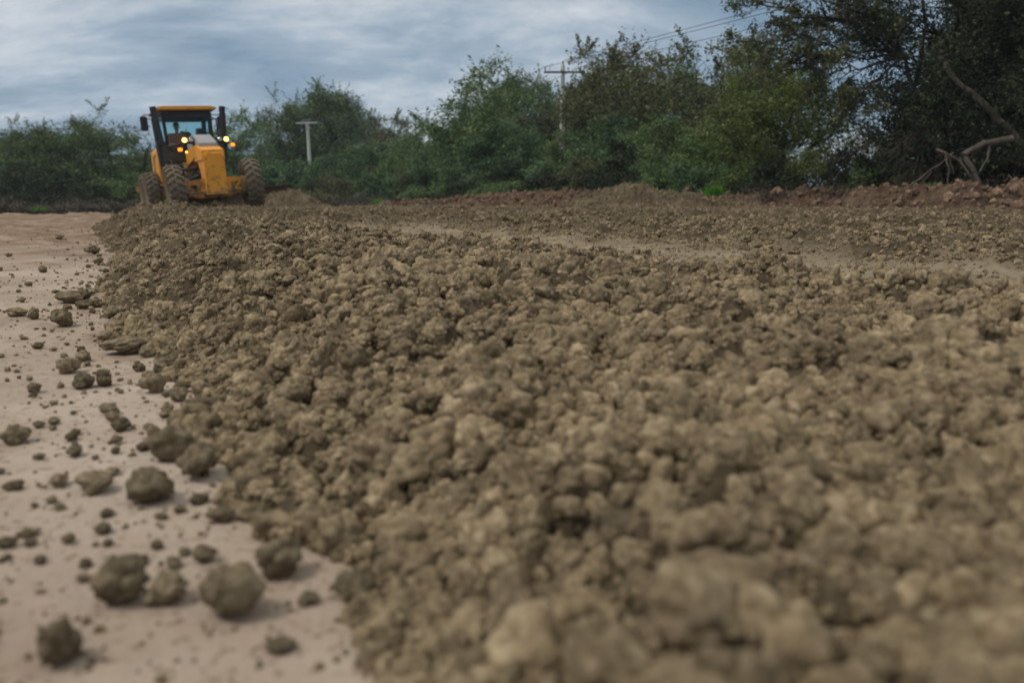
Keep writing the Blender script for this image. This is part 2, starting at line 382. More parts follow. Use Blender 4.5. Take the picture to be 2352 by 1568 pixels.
tag(bed, 'broad bed of freshly spread crumbly tan clay covering the site in front of the grader', 'spread soil', kind='stuff')

rg = np.random.RandomState(5)
rr = np.geomspace(0.25, 32, 4000); dens = np.minimum(6000, 6000 * (1.6 / rr) ** 1.45) + 330 * sm(3.5, 7, rr)
pdf = dens * rr; cdf = np.cumsum(pdf[:-1] * np.diff(rr)); NT = int(cdf[-1] * np.radians(102)); cdf /= cdf[-1]
NT = min(NT, 500000)
r_ = np.interp(rg.uniform(size=NT), cdf, rr[1:]); t_ = np.radians(rg.uniform(-38, 64, NT))
px_, py_ = np.sin(t_) * r_, np.cos(t_) * r_
zf, s_, tr_ = fill_h(px_, py_)
size = np.exp(rg.normal(math.log(0.0098), 0.52, NT)); size = np.clip(size, 0.0035, 0.034) * (1 + .1 * sm(6, 20, r_))
TRKY = lambda x: np.interp(x, [p[0] for p in TRACK], [p[1] for p in TRACK])
okk = (s_ > -0.02) & ~((tr_ < 0.62) & (rg.uniform(size=NT) < 0.66))
okk &= ~(((px_ - PUD[0]) / .9) ** 2 + ((py_ - PUD[1]) / 1.2) ** 2 < 1)
patch = pn(px_ * 1.3, py_ * 1.3, 21.) ; okk &= (rg.uniform(size=NT) < 0.85 + 0.7 * patch)
size = size * np.where(tr_ < .7, .5, 1) * np.where((py_ > TRKY(px_)) , .82, 1.08) * (1 + .35 * pn(px_ * .8, py_ * .8, 22.))
px_, py_, zf, size, s_ = px_[okk], py_[okk], zf[okk], size[okk], s_[okk]
near = np.hypot(px_, py_)
# the largest near clods of the heap become objects of their own
big = (size / near); sel = np.zeros(len(size), bool)
cand = np.where((size > .015) & (near > .42) & (np.abs(px_) < py_ * .62))[0]; sel[cand[np.argsort(-big[cand])[:115]]] = True
tp = np.stack([px_, py_, zf + size * 0.10], 1)
cl = clod_stuff('clay_clods', None, tp[~sel], size[~sel], 3, M['clod'], range(12), 4)
tag(cl, 'countless tan clay clods and crumbs lying all over the spread soil', 'clods', kind='stuff')
GRP = 'clay clods lying nearest on the edge of the spread soil'
for k, i in enumerate(np.where(sel)[0]):
    o = link('clay_clod', clod_me[rg.randint(12)]); s0 = float(size[i]) * 1.15
    o.location = (px_[i], py_[i], zf[i] + s0 * .35); o.scale = (s0 * rg.uniform(.85, 1.25), s0 * rg.uniform(.85, 1.2), s0 * rg.uniform(.8, 1.1))
    o.rotation_euler = rg.uniform(0, 6.28, 3)
    tag(o, 'rounded tan clay clod packed among others in the blurred near part of the spread soil', 'clod', GRP)

# ------------------------------------------------------------------ loose clods on the pale clay (px, py of base centre, width px)
LOOSE = [
 (262, 1405, 100, 'upright pear-shaped clay clod, leftmost of the row of three near the bottom', 1.25),
 (378, 1400, 88, 'middle and smallest clod of the row of three on pale ground near the bottom', .9),
 (512, 1440, 150, 'large lumpy clod, rightmost of the row of three on pale ground near the bottom', .85),
 (632, 1345, 118, 'rounded clod with a tapering top, just above right of the large lumpy clod', .85),
 (118, 1545, 105, 'tilted blurred clod alone in the lower left corner of the photo', 1.1),
 (196, 1145, 92, 'low oval clod lying left of the double-peaked clod', .6),
 (326, 1165, 118, 'double-peaked clod standing on the pale ground right of the low oval clod', .7),
 (126, 1122, 38, 'small clod just left of the low oval clod', .8),
 (375, 1068, 110, 'big egg-shaped clod leaning on a jagged one at the toe of the heap', .8),
 (440, 1110, 110, 'jagged broken clod touching the big egg-shaped one at the toe of the heap', .8),
 (24, 1026, 50, 'dark clod cut by the left edge of the photo, halfway down the pale ground', .95),
 (272, 996, 42, 'single round clod on bare pale ground left of the heap, below the kidney-shaped pair', .85),
 (118, 978, 26, 'little dark clod alone between the edge clod and the single round clod', .8),
 (185, 895, 48, 'round clod directly below the cube-shaped clod', .8),
 (143, 860, 50, 'cube-shaped dark clod beside a smaller pointed clod', .8),
 (184, 832, 36, 'pointed clod just above right of the cube-shaped dark clod', .8),
 (232, 892, 42, 'two-lobed clod right of the round clod', .95),
 (342, 908, 58, 'angular clod with a dimple on its face beside the toe of the heap', .85),
 (402, 925, 40, 'pale squarish clod below right of the angular dimpled clod', .9),
 (455, 955, 60, 'oval clod pressed against the toe of the heap below the pale squarish clod', .65),
 (362, 858, 55, 'flat-bottomed clod above the angular dimpled clod', .7),
 (268, 820, 92, 'wide flat slab-like clod beside the toe of the heap', .5),
 (135, 752, 44, 'tall blocky clod with a small cap lump, left of the toe of the heap', 1.05),
 (150, 698, 62, 'long boat-shaped clod lying above the tall blocky clod', .5),
 (30, 728, 38, 'flattened oval clod by the left edge, left of the snowman-shaped pair', .6),
 (72, 736, 28, 'snowman-shaped clod between the flattened oval and the tall blocky clod', 1.1),
 (185, 690, 34, 'round clod resting against the end of the boat-shaped clod', .8),
 (184, 712, 36, 'low clod just below the end of the boat-shaped clod', .6),
 (218, 708, 36, 'greenish flat clod below right of the boat-shaped clod', .6),
 (252, 732, 36, 'grooved clod next to the toe of the heap beside the greenish flat clod', .8),
 (240, 785, 38, 'round clod just above the wide slab-like clod', .7),
 (335, 822, 30, 'small clod between the slab-like clod and the heap', .7),
 (314, 855, 28, 'small round clod left of the flat-bottomed clod', .8),
 (222, 608, 22, 'domed clod in the far scatter, close to the toe of the heap', .9),
 (208, 585, 24, 'tall dark clod in the far scatter just above the domed clod', .95),
 (134, 556, 17, 'lone dark block far back on the brown-streaked clay', .7),
 (376, 962, 26, 'small clod between the single round clod and the heap', .8),
 (708, 1392, 50, 'low blurred clod right of the clod with a tapering top', .6),
 (632, 1505, 66, 'flat dark clod near the bottom edge, below the large lumpy clod', .4),
 (406, 1180, 34, 'small low clod right of the double-peaked clod', .5),
 (190, 1305, 32, 'small dark clod above the pear-shaped clod', .6),
 (500, 1205, 60, 'low pointed clod at the heap edge below the jagged broken clod', .6),
 (805, 1385, 92, 'broad clod at the heap edge right of the low blurred clod', .65),
 (150, 712, 20, 'tiny clod under the boat-shaped clod', .7),
]
def put_clod(x, y, wd, ht, label, group, me_i, rz, z0=0.0):
    o = link('clay_clod', loose_me[me_i])
    b = [v[:] for v in BB[me_i]]
    sx = wd / (b[1][0] - b[0][0]); sz = ht / (b[1][2] - b[0][2])
    o.scale = (sx, sx * rg.uniform(.85, 1.1), sz); o.rotation_euler = (0, 0, rz)
    o.location = (x, y, float(ground_h(x, y)) + z0 - b[0][2] * sz - ht * .06)
    tag(o, label, 'clod', group); return o
BB = [(c.min(0), c.max(0)) for c, f in HI]
occ = []
for k, (px, py, wpx, lab, asp) in enumerate(LOOSE):
    p = on_z(px, py); dist = p.y * math.cos(PITCH) + CAM_H * math.sin(PITCH); wd = wpx / FPX * dist
    put_clod(p.x, p.y + wd * .45, wd * 1.05, wd * asp, lab, 'loose clods on the pale clay strip', (k * 5 + 2) % 12, 0.6 * (k % 5) - 1.0)
    occ.append((p.x, p.y + wd * .45, wd * .6))
k = 0; tries = 0
while k < 138 and tries < 40000:
    tries += 1
    px, py = rg.uniform(0, 480), 500 + 900 * rg.beta(1.1, 2.2)
    p = on_z(px, py)
    s1 = float(seg_dist(np.array([p.x]), np.array([p.y]), TOE)[0])
    if inside(np.array([p.x]), np.array([p.y]), FILL)[0] or rg.uniform() > math.exp(-s1 / .30) + .02: continue
    sz = float(np.clip(np.exp(rg.normal(math.log(.022), .35)), .013, .045)) * (1 + .5 * (p.y > 4))
    if any(math.hypot(p.x - a, p.y - b) < c + sz * .55 for a, b, c in occ): continue
    occ.append((p.x, p.y, sz * .55))
    put_clod(p.x, p.y, sz, sz * rg.uniform(.55, .85), 'small rounded clay clod lying loose on the pale clay beside the heap', 'small clods scattered on the pale clay', rg.randint(12), rg.uniform(0, 6))
    k += 1
# crumbs too many to count
n = 30000; cr_r = np.exp(rg.uniform(math.log(.8), math.log(16), n)); cr_t = np.radians(rg.uniform(-44, 20, n))
x, y = np.sin(cr_t) * cr_r, np.cos(cr_t) * cr_r
ins = inside(x, y, FILL); sd_ = seg_dist(x, y, TOE)
okk = ~ins & (rg.uniform(size=n) < .22 + .78 * sm(1.6, 4.5, cr_r)) & (rg.uniform(size=n) < np.exp(-sd_ / .35) * .8 + .10 * (pn(x * 1.1, y * 1.1, 9.) > .05) + .02) 
x, y = x[okk], y[okk]; sz = np.exp(rg.normal(math.log(.0032), .55, len(x))).clip(.0010, .008) * (.6 + .14 * np.hypot(x, y))
cb_ = clod_stuff('soil_crumbs', None, np.stack([x, y, ground_h(x, y) + sz * .35], 1), sz, 9, M['clod'], range(20, 24), 2)
tag(cb_, 'fine clay crumbs sprinkled over the pale ground beside the heap', 'crumbs', kind='stuff')

# ------------------------------------------------------------------ mesh builder for hard things
class MB:
    def __init__(s): s.v = []; s.f = []
    def add(s, co, fs):
        o = len(s.v); s.v += [tuple(c) for c in co]; s.f += [tuple(i + o for i in f) for f in fs]; return s
    def box(s, c, d, rot=None):
        h = Vector(d) / 2; co = [Vector((x * h.x, y * h.y, z * h.z)) for z in (-1, 1) for y in (-1, 1) for x in (-1, 1)]
        if rot is not None: co = [rot @ q for q in co]
        return s.add([q + Vector(c) for q in co], [(0, 2, 3, 1), (4, 5, 7, 6), (0, 1, 5, 4), (2, 6, 7, 3), (0, 4, 6, 2), (1, 3, 7, 5)])
    def tube(s, a, b, r0, r1=None, n=10):
        a, b = Vector(a), Vector(b); r1 = r0 if r1 is None else r1; d = (b - a).normalized()
        u = d.orthogonal().normalized(); w_ = d.cross(u); co = []
        for p, r in ((a, r0), (b, r1)):
            co += [p + (u * math.cos(t) + w_ * math.sin(t)) * r for t in [2 * math.pi * i / n for i in range(n)]]
        return s.add(co, [(i, (i + 1) % n, n + (i + 1) % n, n + i) for i in range(n)] + [tuple(range(n))[::-1], tuple(range(n, 2 * n))])
    def path(s, pts, r, n=8):
        pts = [Vector(p) for p in pts]; rr = r if isinstance(r, (list, tuple)) else [r] * len(pts); co = []; prev = None
        for i, p in enumerate(pts):
            d = ((pts[min(i + 1, len(pts) - 1)] - pts[max(i - 1, 0)])).normalized()
            u = d.orthogonal().normalized() if prev is None else (prev - d * prev.dot(d)).normalized(); prev = u; w_ = d.cross(u)
            co += [p + (u * math.cos(2 * math.pi * k / n) + w_ * math.sin(2 * math.pi * k / n)) * rr[i] for k in range(n)]
        fs = [(i * n + k, i * n + (k + 1) % n, (i + 1) * n + (k + 1) % n, (i + 1) * n + k) for i in range(len(pts) - 1) for k in range(n)]
        fs += [tuple(range(n))[::-1], tuple(range((len(pts) - 1) * n, len(pts) * n))]
        return s.add(co, fs)
    def prism(s, poly, axis, a, b):
        """poly: 2-D outline in the plane normal to axis ('x': (y,z), 'y': (x,z), 'z': (x,y)), swept from a to b"""
        def P(p, t): return {'x': (t, p[0], p[1]), 'y': (p[0], t, p[1]), 'z': (p[0], p[1], t)}[axis]
        n = len(poly); co = [P(p, a) for p in poly] + [P(p, b) for p in poly]
        return s.add(co, [tuple(range(n)), tuple(range(2 * n - 1, n - 1, -1))] + [(i, n + i, n + (i + 1) % n, (i + 1) % n) for i in range(n)])
    def lathe_x(s, prof, cx, n=40):
        """prof: closed list of (x, r), revolved about the x axis"""
        k = len(prof); co = []
        for i in range(n):
            t = 2 * math.pi * i / n; co += [(cx + x, r * math.cos(t), r * math.sin(t)) for x, r in prof]
        return s.add(co, [(i * k + j, i * k + (j + 1) % k, ((i + 1) % n) * k + (j + 1) % k, ((i + 1) % n) * k + j) for i in range(n) for j in range(k)])
    def build(s, name, m, parent=None, loc=None, bevel=0.0, smooth=False):
        me = bpy.data.meshes.new(name); me.from_pydata(s.v, [], s.f); me.update()
        bm = bmesh.new(); bm.from_mesh(me); bmesh.ops.recalc_face_normals(bm, faces=bm.faces)
        if bevel: bmesh.ops.bevel(bm, geom=[e for e in bm.edges if e.calc_face_angle(0) > .6], offset=bevel, segments=2, affect='EDGES', clamp_overlap=True)
        if smooth:
            for f in bm.faces: f.smooth = True
            for e_ in bm.edges:
                if e_.calc_face_angle(0) > .7: e_.smooth = False
        bm.to_mesh(me); bm.free(); me.materials.append(m)
        return link(name, me, parent, loc)

def dirty(name, col, rough, metal=0.0, dirt=(0.20, 0.155, 0.105), amount=0.5, spec=0.4, zlow=1.2):
    """paint with dust and dried mud patches (wear with its own shape), thicker towards the machine's underside"""
    m = mat(name, col, rough, metal, spec); k = MN(m)
    t = k.n('ShaderNodeTexCoord').outputs['Object']
    n = k.noise(t, 3.5, 7, 0.68); n2 = k.noise(t, 22, 4, .7)
    z = k.n('ShaderNodeSeparateXYZ', {0: t}).outputs[2]
    zz = k.n('ShaderNodeMapRange', {0: z, 1: 0.3, 2: zlow, 3: 0.16, 4: -0.02}).outputs[0]
    f = k.n('ShaderNodeMath', {0: n, 1: zz}, operation='ADD').outputs[0]
    f = k.n('ShaderNodeMath', {0: k.n('ShaderNodeMath', {0: n2, 1: .15}, operation='MULTIPLY').outputs[0], 1: f}, operation='ADD').outputs[0]
    fac = k.ramp(f, [(0.66 - amount * .22, (0.0,) * 3), (0.80 - amount * .16, (.85,) * 3)])
    fade = k.ramp(k.noise(t, 1.3, 3, .5), [(.3, tuple(c * .88 for c in col)), (.7, tuple(min(1, c * 1.06) for c in col))])
    k.l(k.mix(fac, fade, (*dirt, 1)), k.b.inputs['Base Color'])
    k.l(k.mix(fac, (rough,) * 3 + (1,), (.95, .95, .95, 1)), k.b.inputs['Roughness'])
    k.bump(fac, .004); return m
M['yellow'] = dirty('machine_yellow', (0.82, 0.35, 0.024), 0.45, amount=.32)
M['yellow2'] = dirty('axle_yellow', (0.82, 0.35, 0.024), 0.45, amount=.25)
M['black'] = dirty('black_paint', (0.018, 0.020, 0.022), 0.45, amount=.25, dirt=(.10, .085, .065))
M['dark'] = dirty('greasy_steel', (0.045, 0.042, 0.040), 0.6, .3, amount=.7, dirt=(.13, .10, .075))
M['grey'] = dirty('grey_cover', (0.34, 0.33, 0.34), 0.5, amount=.3)
M['steel'] = dirty('worn_steel', (0.30, 0.27, 0.25), 0.4, .7, amount=.5)
M['tyre'] = dirty('muddy_rubber', (0.050, 0.046, 0.042), 0.9, amount=.95, dirt=(0.185, 0.150, 0.108), spec=.1, zlow=9)
M['rim'] = dirty('muddy_rim', (0.50, 0.24, 0.035), 0.6, amount=.9)
M['mirror'] = mat('mirror_back', (.022, .023, .026), .5)
M['chrome'] = mat('polished_rod', (.6, .6, .62), .25, .9)
def glass_mat(name, tint, f):
    m = mat(name); t = m.node_tree; t.nodes.remove(t.nodes['Principled BSDF']); o = t.nodes['Material Output']
    tr = t.nodes.new('ShaderNodeBsdfTransparent'); tr.inputs[0].default_value = (*tint, 1)
    gl_ = t.nodes.new('ShaderNodeBsdfGlossy'); gl_.inputs['Roughness'].default_value = .04; gl_.inputs[0].default_value = (.8, .9, .95, 1)
    mx_ = t.nodes.new('ShaderNodeMixShader'); fr = t.nodes.new('ShaderNodeFresnel'); fr.inputs[0].default_value = 1.45
    mm = t.nodes.new('ShaderNodeMath'); mm.operation = 'MULTIPLY'; t.links.new(fr.outputs[0], mm.inputs[0]); mm.inputs[1].default_value = f
    t.links.new(mm.outputs[0], mx_.inputs[0]); t.links.new(tr.outputs[0], mx_.inputs[1]); t.links.new(gl_.outputs[0], mx_.inputs[2]); t.links.new(mx_.outputs[0], o.inputs[0]); return m
M['glass'] = glass_mat('tinted_cab_glass', (0.84, 0.95, 0.95), .5)
def emit(name, col, st):
    m = mat(name, (0, 0, 0)); b = m.node_tree.nodes['Principled BSDF']; b.inputs['Emission Color'].default_value = (*col, 1); b.inputs['Emission Strength'].default_value = st
    b.inputs['Base Color'].default_value = (*[c * .6 for c in col], 1); return m
M['lit'] = emit('lit_headlight', (1.0, 0.43, 0.08), 7.5)
M['amber'] = emit('lit_amber', (1.0, 0.33, 0.02), 1.3)
M['lens'] = mat('clear_lens', (.5, .5, .5), .1, .6)

# ------------------------------------------------------------------ the motor grader
gr = empty('motor_grader', GR_POS, (R(-1.0), R(-3.4), GR_ROT))
tag(gr, 'yellow motor grader with lit headlights driving toward the camera with an operator in its cab', 'road grader')
TR = 0.70
def tyre_mesh():
    b = MB(); w2 = .20
    b.lathe_x([(-w2, TR - .09), (-w2 * .7, TR - .035), (w2 * .7, TR - .035), (w2, TR - .09), (w2 * 1.06, TR * .74), (w2 * .8, TR * .50), (w2 * .62, TR * .47), (-w2 * .62, TR * .47), (-w2 * .8, TR * .50), (-w2 * 1.06, TR * .74)], 0, 56)
    nl = 22
    for i in range(nl):
        for sd_ in (-1, 1):
            t0 = 2 * math.pi * (i + (.5 if sd_ > 0 else 0)) / nl
            co = []; K = 6
            for k in range(K + 1):                      # a curved lug bar from the middle to the shoulder
                q = k / K; x = sd_ * (-.03 + q * .245); t = t0 + q * .21; rt = TR + (.012 if q < .8 else -.02); rb = TR - .10 if q < .85 else TR - .17
                for dt in (-.055 - .02 * q, .055 + .02 * q):
                    for r_1 in (rb, rt): co.append((x, math.cos(t + dt) * r_1, math.sin(t + dt) * r_1))
            fs = []
            for k in range(K):
                a = 4 * k; c = a + 4
                fs += [(a, a + 1, c + 1, c), (a + 1, a + 3, c + 3, c + 1), (a + 3, a + 2, c + 2, c + 3), (a + 2, a, c, c + 2)]
            fs += [(0, 2, 3, 1), (4 * K, 4 * K + 1, 4 * K + 3, 4 * K + 2)]
            b.add(co, fs)
    return b
def rim_mesh(sd_):
    b = MB()
    b.lathe_x([(-.13, TR * .49), (.13, TR * .49), (.14, TR * .44), (.05 * sd_, TR * .40), (.03 * sd_, .12), (-.02 * sd_, .12), (0, TR * .38), (-.14, TR * .44)], 0, 32)
    b.tube((-.05 * sd_, 0, 0), (.10 * sd_, 0, 0), .14, .11, 16)
    for i in range(10):
        t = i * .628; b.tube((.02 * sd_, .19 * math.cos(t), .19 * math.sin(t)), (.06 * sd_, .19 * math.cos(t), .19 * math.sin(t)), .015, n=6)
    return b
def wheel(x, y, z=TR, steer=0.0, lean=0.0):
    sd_ = 1 if x > 0 else -1
    t = tyre_mesh().build('wheel', M['tyre'], gr, (x, y, z), smooth=False); t.rotation_euler = (random.Random(x + y).uniform(0, 1), 0, 0)
    if steer or lean:
        t.rotation_mode = 'XYZ'; t.rotation_euler = (.3, lean, steer)
    rim_mesh(sd_).build('rim', M['rim'], t, smooth=True)
    return t
for sx in (-1, 1):
    wheel(1.03 * sx, 0, TR + .055 * sx, R(-1.5), R(-3))
    wheel(1.05 * sx, 5.45); wheel(1.05 * sx, 7.0)
# front axle: a deep yellow beam with triangular openings, drawn as web plates round the holes
b = MB()
for yy in (-.17, .12):
    a0, a1 = yy, yy + .035
    b.prism([(-.80, .90), (-.42, .95), (.42, .95), (.80, .90), (.80, .80), (-.80, .80)], 'y', a0, a1)
    b.prism([(-.46, .80), (.46, .80), (.46, .44), (-.46, .44)], 'y', a0, a1)
    for sx in (-1, 1):
        b.prism([(sx * .46, .60), (sx * .80, .68), (sx * .80, .56), (sx * .46, .44)], 'y', a0, a1)
        b.prism([(sx * .80, .90), (sx * .88, .88), (sx * .88, .58), (sx * .80, .56)], 'y', a0, a1)
        b.prism([(sx * .46, .60), (sx * .56, .60), (sx * .78, .80), (sx * .66, .80)], 'y', a0, a1)
b.prism([(-.88, .88), (-.42, .945), (.42, .945), (.88, .88), (.88, .855), (.42, .92), (-.42, .92), (-.88, .855)], 'y', -.135, .12)
b.prism([(-.88, .56), (-.42, .42), (.42, .42), (.88, .56), (.88, .585), (.42, .445), (-.42, .445), (-.88, .585)], 'y', -.135, .12)
ax = b.build('front_axle', M['yellow2'], gr, bevel=.006); ax.rotation_euler = (0, R(-3), 0); ax.location = (.03, 0, 0)
b = MB()
for x in (-.52, .5, -.28, .3): b.tube((x, -.178, .66 if abs(x) > .4 else .5), (x, -.21, .66 if abs(x) > .4 else .5), .045, n=14)
b.box((-.25, -.185, .50), (.12, .02, .05)); b.build('axle_pin', M['steel'], ax)
for sx in (-1, 1):
    b = MB(); b.lathe_x([(-.10, .10), (-.10, .24), (-.05, .29), (.07, .29), (.12, .22), (.12, .10)], 0, 28)
    b.box((-.10 * sx, 0, .0), (.14, .22, .50)); b.box((-.05 * sx, -.2, -.12), (.10, .30, .07))
    b.build('steering_knuckle', M['rim'], gr, (.80 * sx, .0, TR), bevel=.008)
b = MB(); b.tube((-.72, -.26, .56), (.72, -.26, .60), .022); b.build('tie_rod', M['steel'], gr)
# gooseneck: deep nose box over the axle, arching back as a beam to the cab
b = MB()
b.prism([(-.52, .48), (-.56, .60), (-.56, 1.52), (-.50, 1.66), (-.28, 1.74), (.30, 1.86), (1.2, 1.92), (2.6, 1.86), (3.3, 1.62), (3.9, 1.35), (3.9, .98), (3.2, 1.18), (2.4, 1.44), (1.2, 1.50), (.55, 1.40), (.28, 1.15), (.22, .98), (.22, .48)], 'x', -.27, .27)
b.prism([(-.5, 1.42), (-.5, 1.70), (.3, 1.88), (.9, 1.90), (.9, 1.55), (.45, 1.44)], 'x', -.30, .30)
gn = b.build('gooseneck', M['yellow'], gr, bevel=.02)
b = MB(); b.box((.0, -.575, 1.02), (.50, .03, 1.06)); b.box((-.0, -.572, 1.60), (.42, .02, .07), Matrix.Rotation(R(-20), 3, 'X'))
b.build('nose_plate', M['yellow'], gn, bevel=.012)
b = MB()
for z in (.58, 1.45):
    for x in (-.22, .22): b.tube((x, -.58, z), (x, -.605, z), .016, n=6)
b.build('bolt', M['dark'], gn)
b = MB(); b.prism([(.05, 1.80), (.05, 1.92), (.95, 2.22), (2.2, 2.22), (2.2, 1.88)], 'x', -.25, .25); b.build('top_cover', M['grey'], gr, bevel=.02)
# light bar
b = MB(); b.path([(-.98, .8, 1.90), (-.55, .8, 1.98), (.55, .8, 1.98), (.98, .8, 1.93)], .026)
b.box((0, .8, 1.95), (.6, .06, .09)); b.path([(-.98, .8, 1.90), (-.9, 1.2, 1.9), (-.4, 1.7, 1.92)], .02)
lb = b.build('light_bar', M['dark'], gr)
for x, lit in ((-.52, 1), (-.33, 0), (.45, 0), (.62, 1)):
    b = MB(); b.tube((0, .14, 0), (0, .02, 0), .05, .088, 20); b.tube((0, .02, 0), (0, -.02, 0), .088, .085, 20); b.tube((0, .06, -.12), (0, .06, -.05), .02)
    h = b.build('headlight', M['mirror'], gr, (x, .72, 2.06), smooth=True)
    if not lit: h['label'] = 'unlit round headlight'
    else: h['label'] = 'lit warm round headlight'
    b = MB(); b.tube((0, -.021, 0), (0, -.036, 0), .062, .05, 24); b.build('lens', M['lit'] if lit else M['lens'], h, smooth=True)
for x, z in ((-.67, 1.80), (.78, 1.90)):
    b = MB(); b.box((0, 0, 0), (.135, .08, .11)); t = b.build('turn_signal', M['mirror'], gr, (x, .74, z), bevel=.01)
    b = MB(); b.box((0, -.05, 0), (.12, .03, .095)); b.build('lens', M['amber'], t, bevel=.01)
b = MB(); b.tube((0, .03, 0), (0, -.02, 0), .04, .04, 14); t = b.build('marker_lamp', M['mirror'], gr, (-.50, .76, 1.73))
b = MB(); b.tube((0, -.021, 0), (0, -.032, 0), .034, .03, 14); b.build('lens', emit('dim_marker', (1., .5, .12), 2.5), t)
# blade lift cylinders and their saddle
b = MB(); b.box((0, 2.75, 1.72), (1.5, .28, .34)); b.box((-.80, 2.75, 1.8), (.22, .34, .5)); b.box((.80, 2.75, 1.8), (.22, .34, .5)); b.build('saddle', M['dark'], gr, bevel=.02)
for sx in (-1, 1):
    b = MB(); b.tube((1.00 * sx, 2.75, 3.18), (.84 * sx, 2.68, 1.62), .085, n=18); b.tube((1.002 * sx, 2.75, 3.20), (.988 * sx, 2.75, 3.06), .095, n=18)
    b.tube((.84 * sx, 2.68, 1.62), (.832 * sx, 2.67, 1.52), .095, n=18); b.tube((1.07 * sx, 2.74, 3.0), (.94 * sx, 2.66, 1.6), .018, n=8); b.box((.90 * sx, 2.71, 2.12), (.26, .24, .10))
    c_ = b.build('lift_cylinder', M['black'], gr, smooth=True)
    b = MB(); b.tube((.832 * sx, 2.67, 1.52), (.79 * sx, 2.62, .98), .042, n=14); b.build('piston_rod', M['steel'], c_, smooth=True)
# draft frame, circle and blade
b = MB(); b.path([(0, .35, .62), (0, .8, .70)], .10); b.prism([(-.09, .6), (.09, .6), (.80, 2.5), (.62, 2.7), (0, 1.2), (-.62, 2.7), (-.80, 2.5)], 'z', .80, .98)
b.box((0, 2.6, .89), (1.5, .2, .18)); b.build('draft_frame', M['dark'], gr, bevel=.02)
b = MB(); n_ = 36
co = []
for i in range(n_):
    t = 2 * math.pi * i / n_
    for r_1, z in ((.72, .70), (.82, .70), (.82, .80), (.72, .80)): co.append((r_1 * math.cos(t), 2.1 + r_1 * math.sin(t), z))
b.add(co, [(i * 4 + j, i * 4 + (j + 1) % 4, ((i + 1) % n_) * 4 + (j + 1) % 4, ((i + 1) % n_) * 4 + j) for i in range(n_) for j in range(4)])
b.box((-.5, 2.2, .55), (.12, .5, .5)); b.box((.6, 2.3, .55), (.12, .5, .5)); b.build('turn_circle', M['dark'], gr)
b = MB(); K = 10; prof = [(-.02 + .13 * math.sin(math.pi * (k / K)) , .02 + .62 * k / K) for k in range(K + 1)]
pr = prof + [(y + .025, z) for y, z in prof[::-1]]
b.prism(pr, 'x', -1.95, 1.95); b.box((0, -.02, .63), (3.9, .05, .03)); b.box((-1.96, .05, .32), (.025, .18, .62)); b.box((1.96, .05, .32), (.025, .18, .62))
bl = b.build('blade', M['steel'], gr, (.95, 2.35, .07)); bl.rotation_euler = (0, 0, R(9)); bl.data.materials[0] = dirty('scoured_blade', (.10, .075, .06), .6, .5, amount=.6, dirt=(.16, .12, .085))
b = MB(); b.tube((-.30, .25, 1.05), (-.95, 2.0, .82), .05); b.tube((-.65, 1.1, 1.25), (.1, .4, 1.30), .045); b.tube((-.75, 1.6, 1.0), (.1, .6, 1.18), .06)
b.tube((.30, .3, 1.0), (.9, 2.2, .85), .04); b.build('side_shift_cylinder', M['black'], gr)
b = MB()
for i, (x, z) in enumerate(((-.2, 1.2), (-.27, 1.12), (.2, 1.2), (.26, 1.1), (-.34, 1.3))):
    b.path([(x, .5, z + .25), (x * 1.5, 1.0, z - .05), (x * 2, 1.7, z - .1), (x * 2.2, 2.4, z + .3)], .017, 6)
b.build('hydraulic_hose', M['mirror'], gr)
# dark platform and lower cab front
b = MB(); b.box((0, 3.75, 1.12), (1.35, 1.0, .30)); b.box((-.45, 3.32, 1.36), (.44, .12, .28)); b.box((.48, 3.32, 1.36), (.40, .12, .28)); b.box((-.62, 3.0, 1.0), (.5, .5, .06)); b.box((-.75, 3.0, .7), (.34, .4, .05)); b.build('cab_platform', M['black'], gr, bevel=.02)
# cab: tapered frame posts, panels of glass between them, roof
CB = {'fl': (-.62, 3.38), 'fr': (.62, 3.38), 'ml': (-.78, 4.15), 'mr': (.78, 4.15), 'bl': (-.70, 4.95), 'br': (.70, 4.95)}
def post(a, b_, top=3.05, bot=1.28, w_=.09, flare=1.10, back=0):
    p0 = Vector((CB[a][0], CB[a][1], bot)); p1 = Vector((CB[a][0] * flare, CB[a][1] - .05 * (a[0] == 'f'), top)); return p0, p1
b = MB()
for k_ in CB:
    p0, p1 = post(k_, 0); b.path([p0, p1], .052 if k_[0] != 'b' else .075, 6)
tops = {k_: post(k_, 0)[1] for k_ in CB}; bots = {k_: post(k_, 0)[0] for k_ in CB}
ring = ['fl', 'fr', 'mr', 'br', 'bl', 'ml']
for i in range(6):
    a_, c_ = ring[i], ring[(i + 1) % 6]; b.path([bots[a_], bots[c_]], .05, 6)
    t0, t1 = tops[a_] + Vector((0, 0, .0)), tops[c_] + Vector((0, 0, .0)); mdd = (t0 + t1) / 2; L_ = (t1 - t0)
    b.box(mdd, (L_.length + .06, .08, .20), Vector((L_.x, L_.y, 0)).to_track_quat('X', 'Z').to_matrix())
b.path([bots['bl'] + Vector((0, 0, .55)), bots['br'] + Vector((0, 0, .55))], .05, 6)
cabf = b.build('cab_frame', M['black'], gr)
def pane(a_, c_, z0=0.0, z1=1.0, name='cab_window'):
    p = [bots[a_].lerp(tops[a_], z0), bots[c_].lerp(tops[c_], z0), bots[c_].lerp(tops[c_], z1), bots[a_].lerp(tops[a_], z1)]
    n = (p[1] - p[0]).cross(p[2] - p[0]).normalized() * .006; b = MB()
    b.add([q for q in p] + [q + n for q in p], [(0, 1, 2, 3), (7, 6, 5, 4), (0, 4, 5, 1), (1, 5, 6, 2), (2, 6, 7, 3), (3, 7, 4, 0)])
    return b.build(name, M['glass'], cabf)
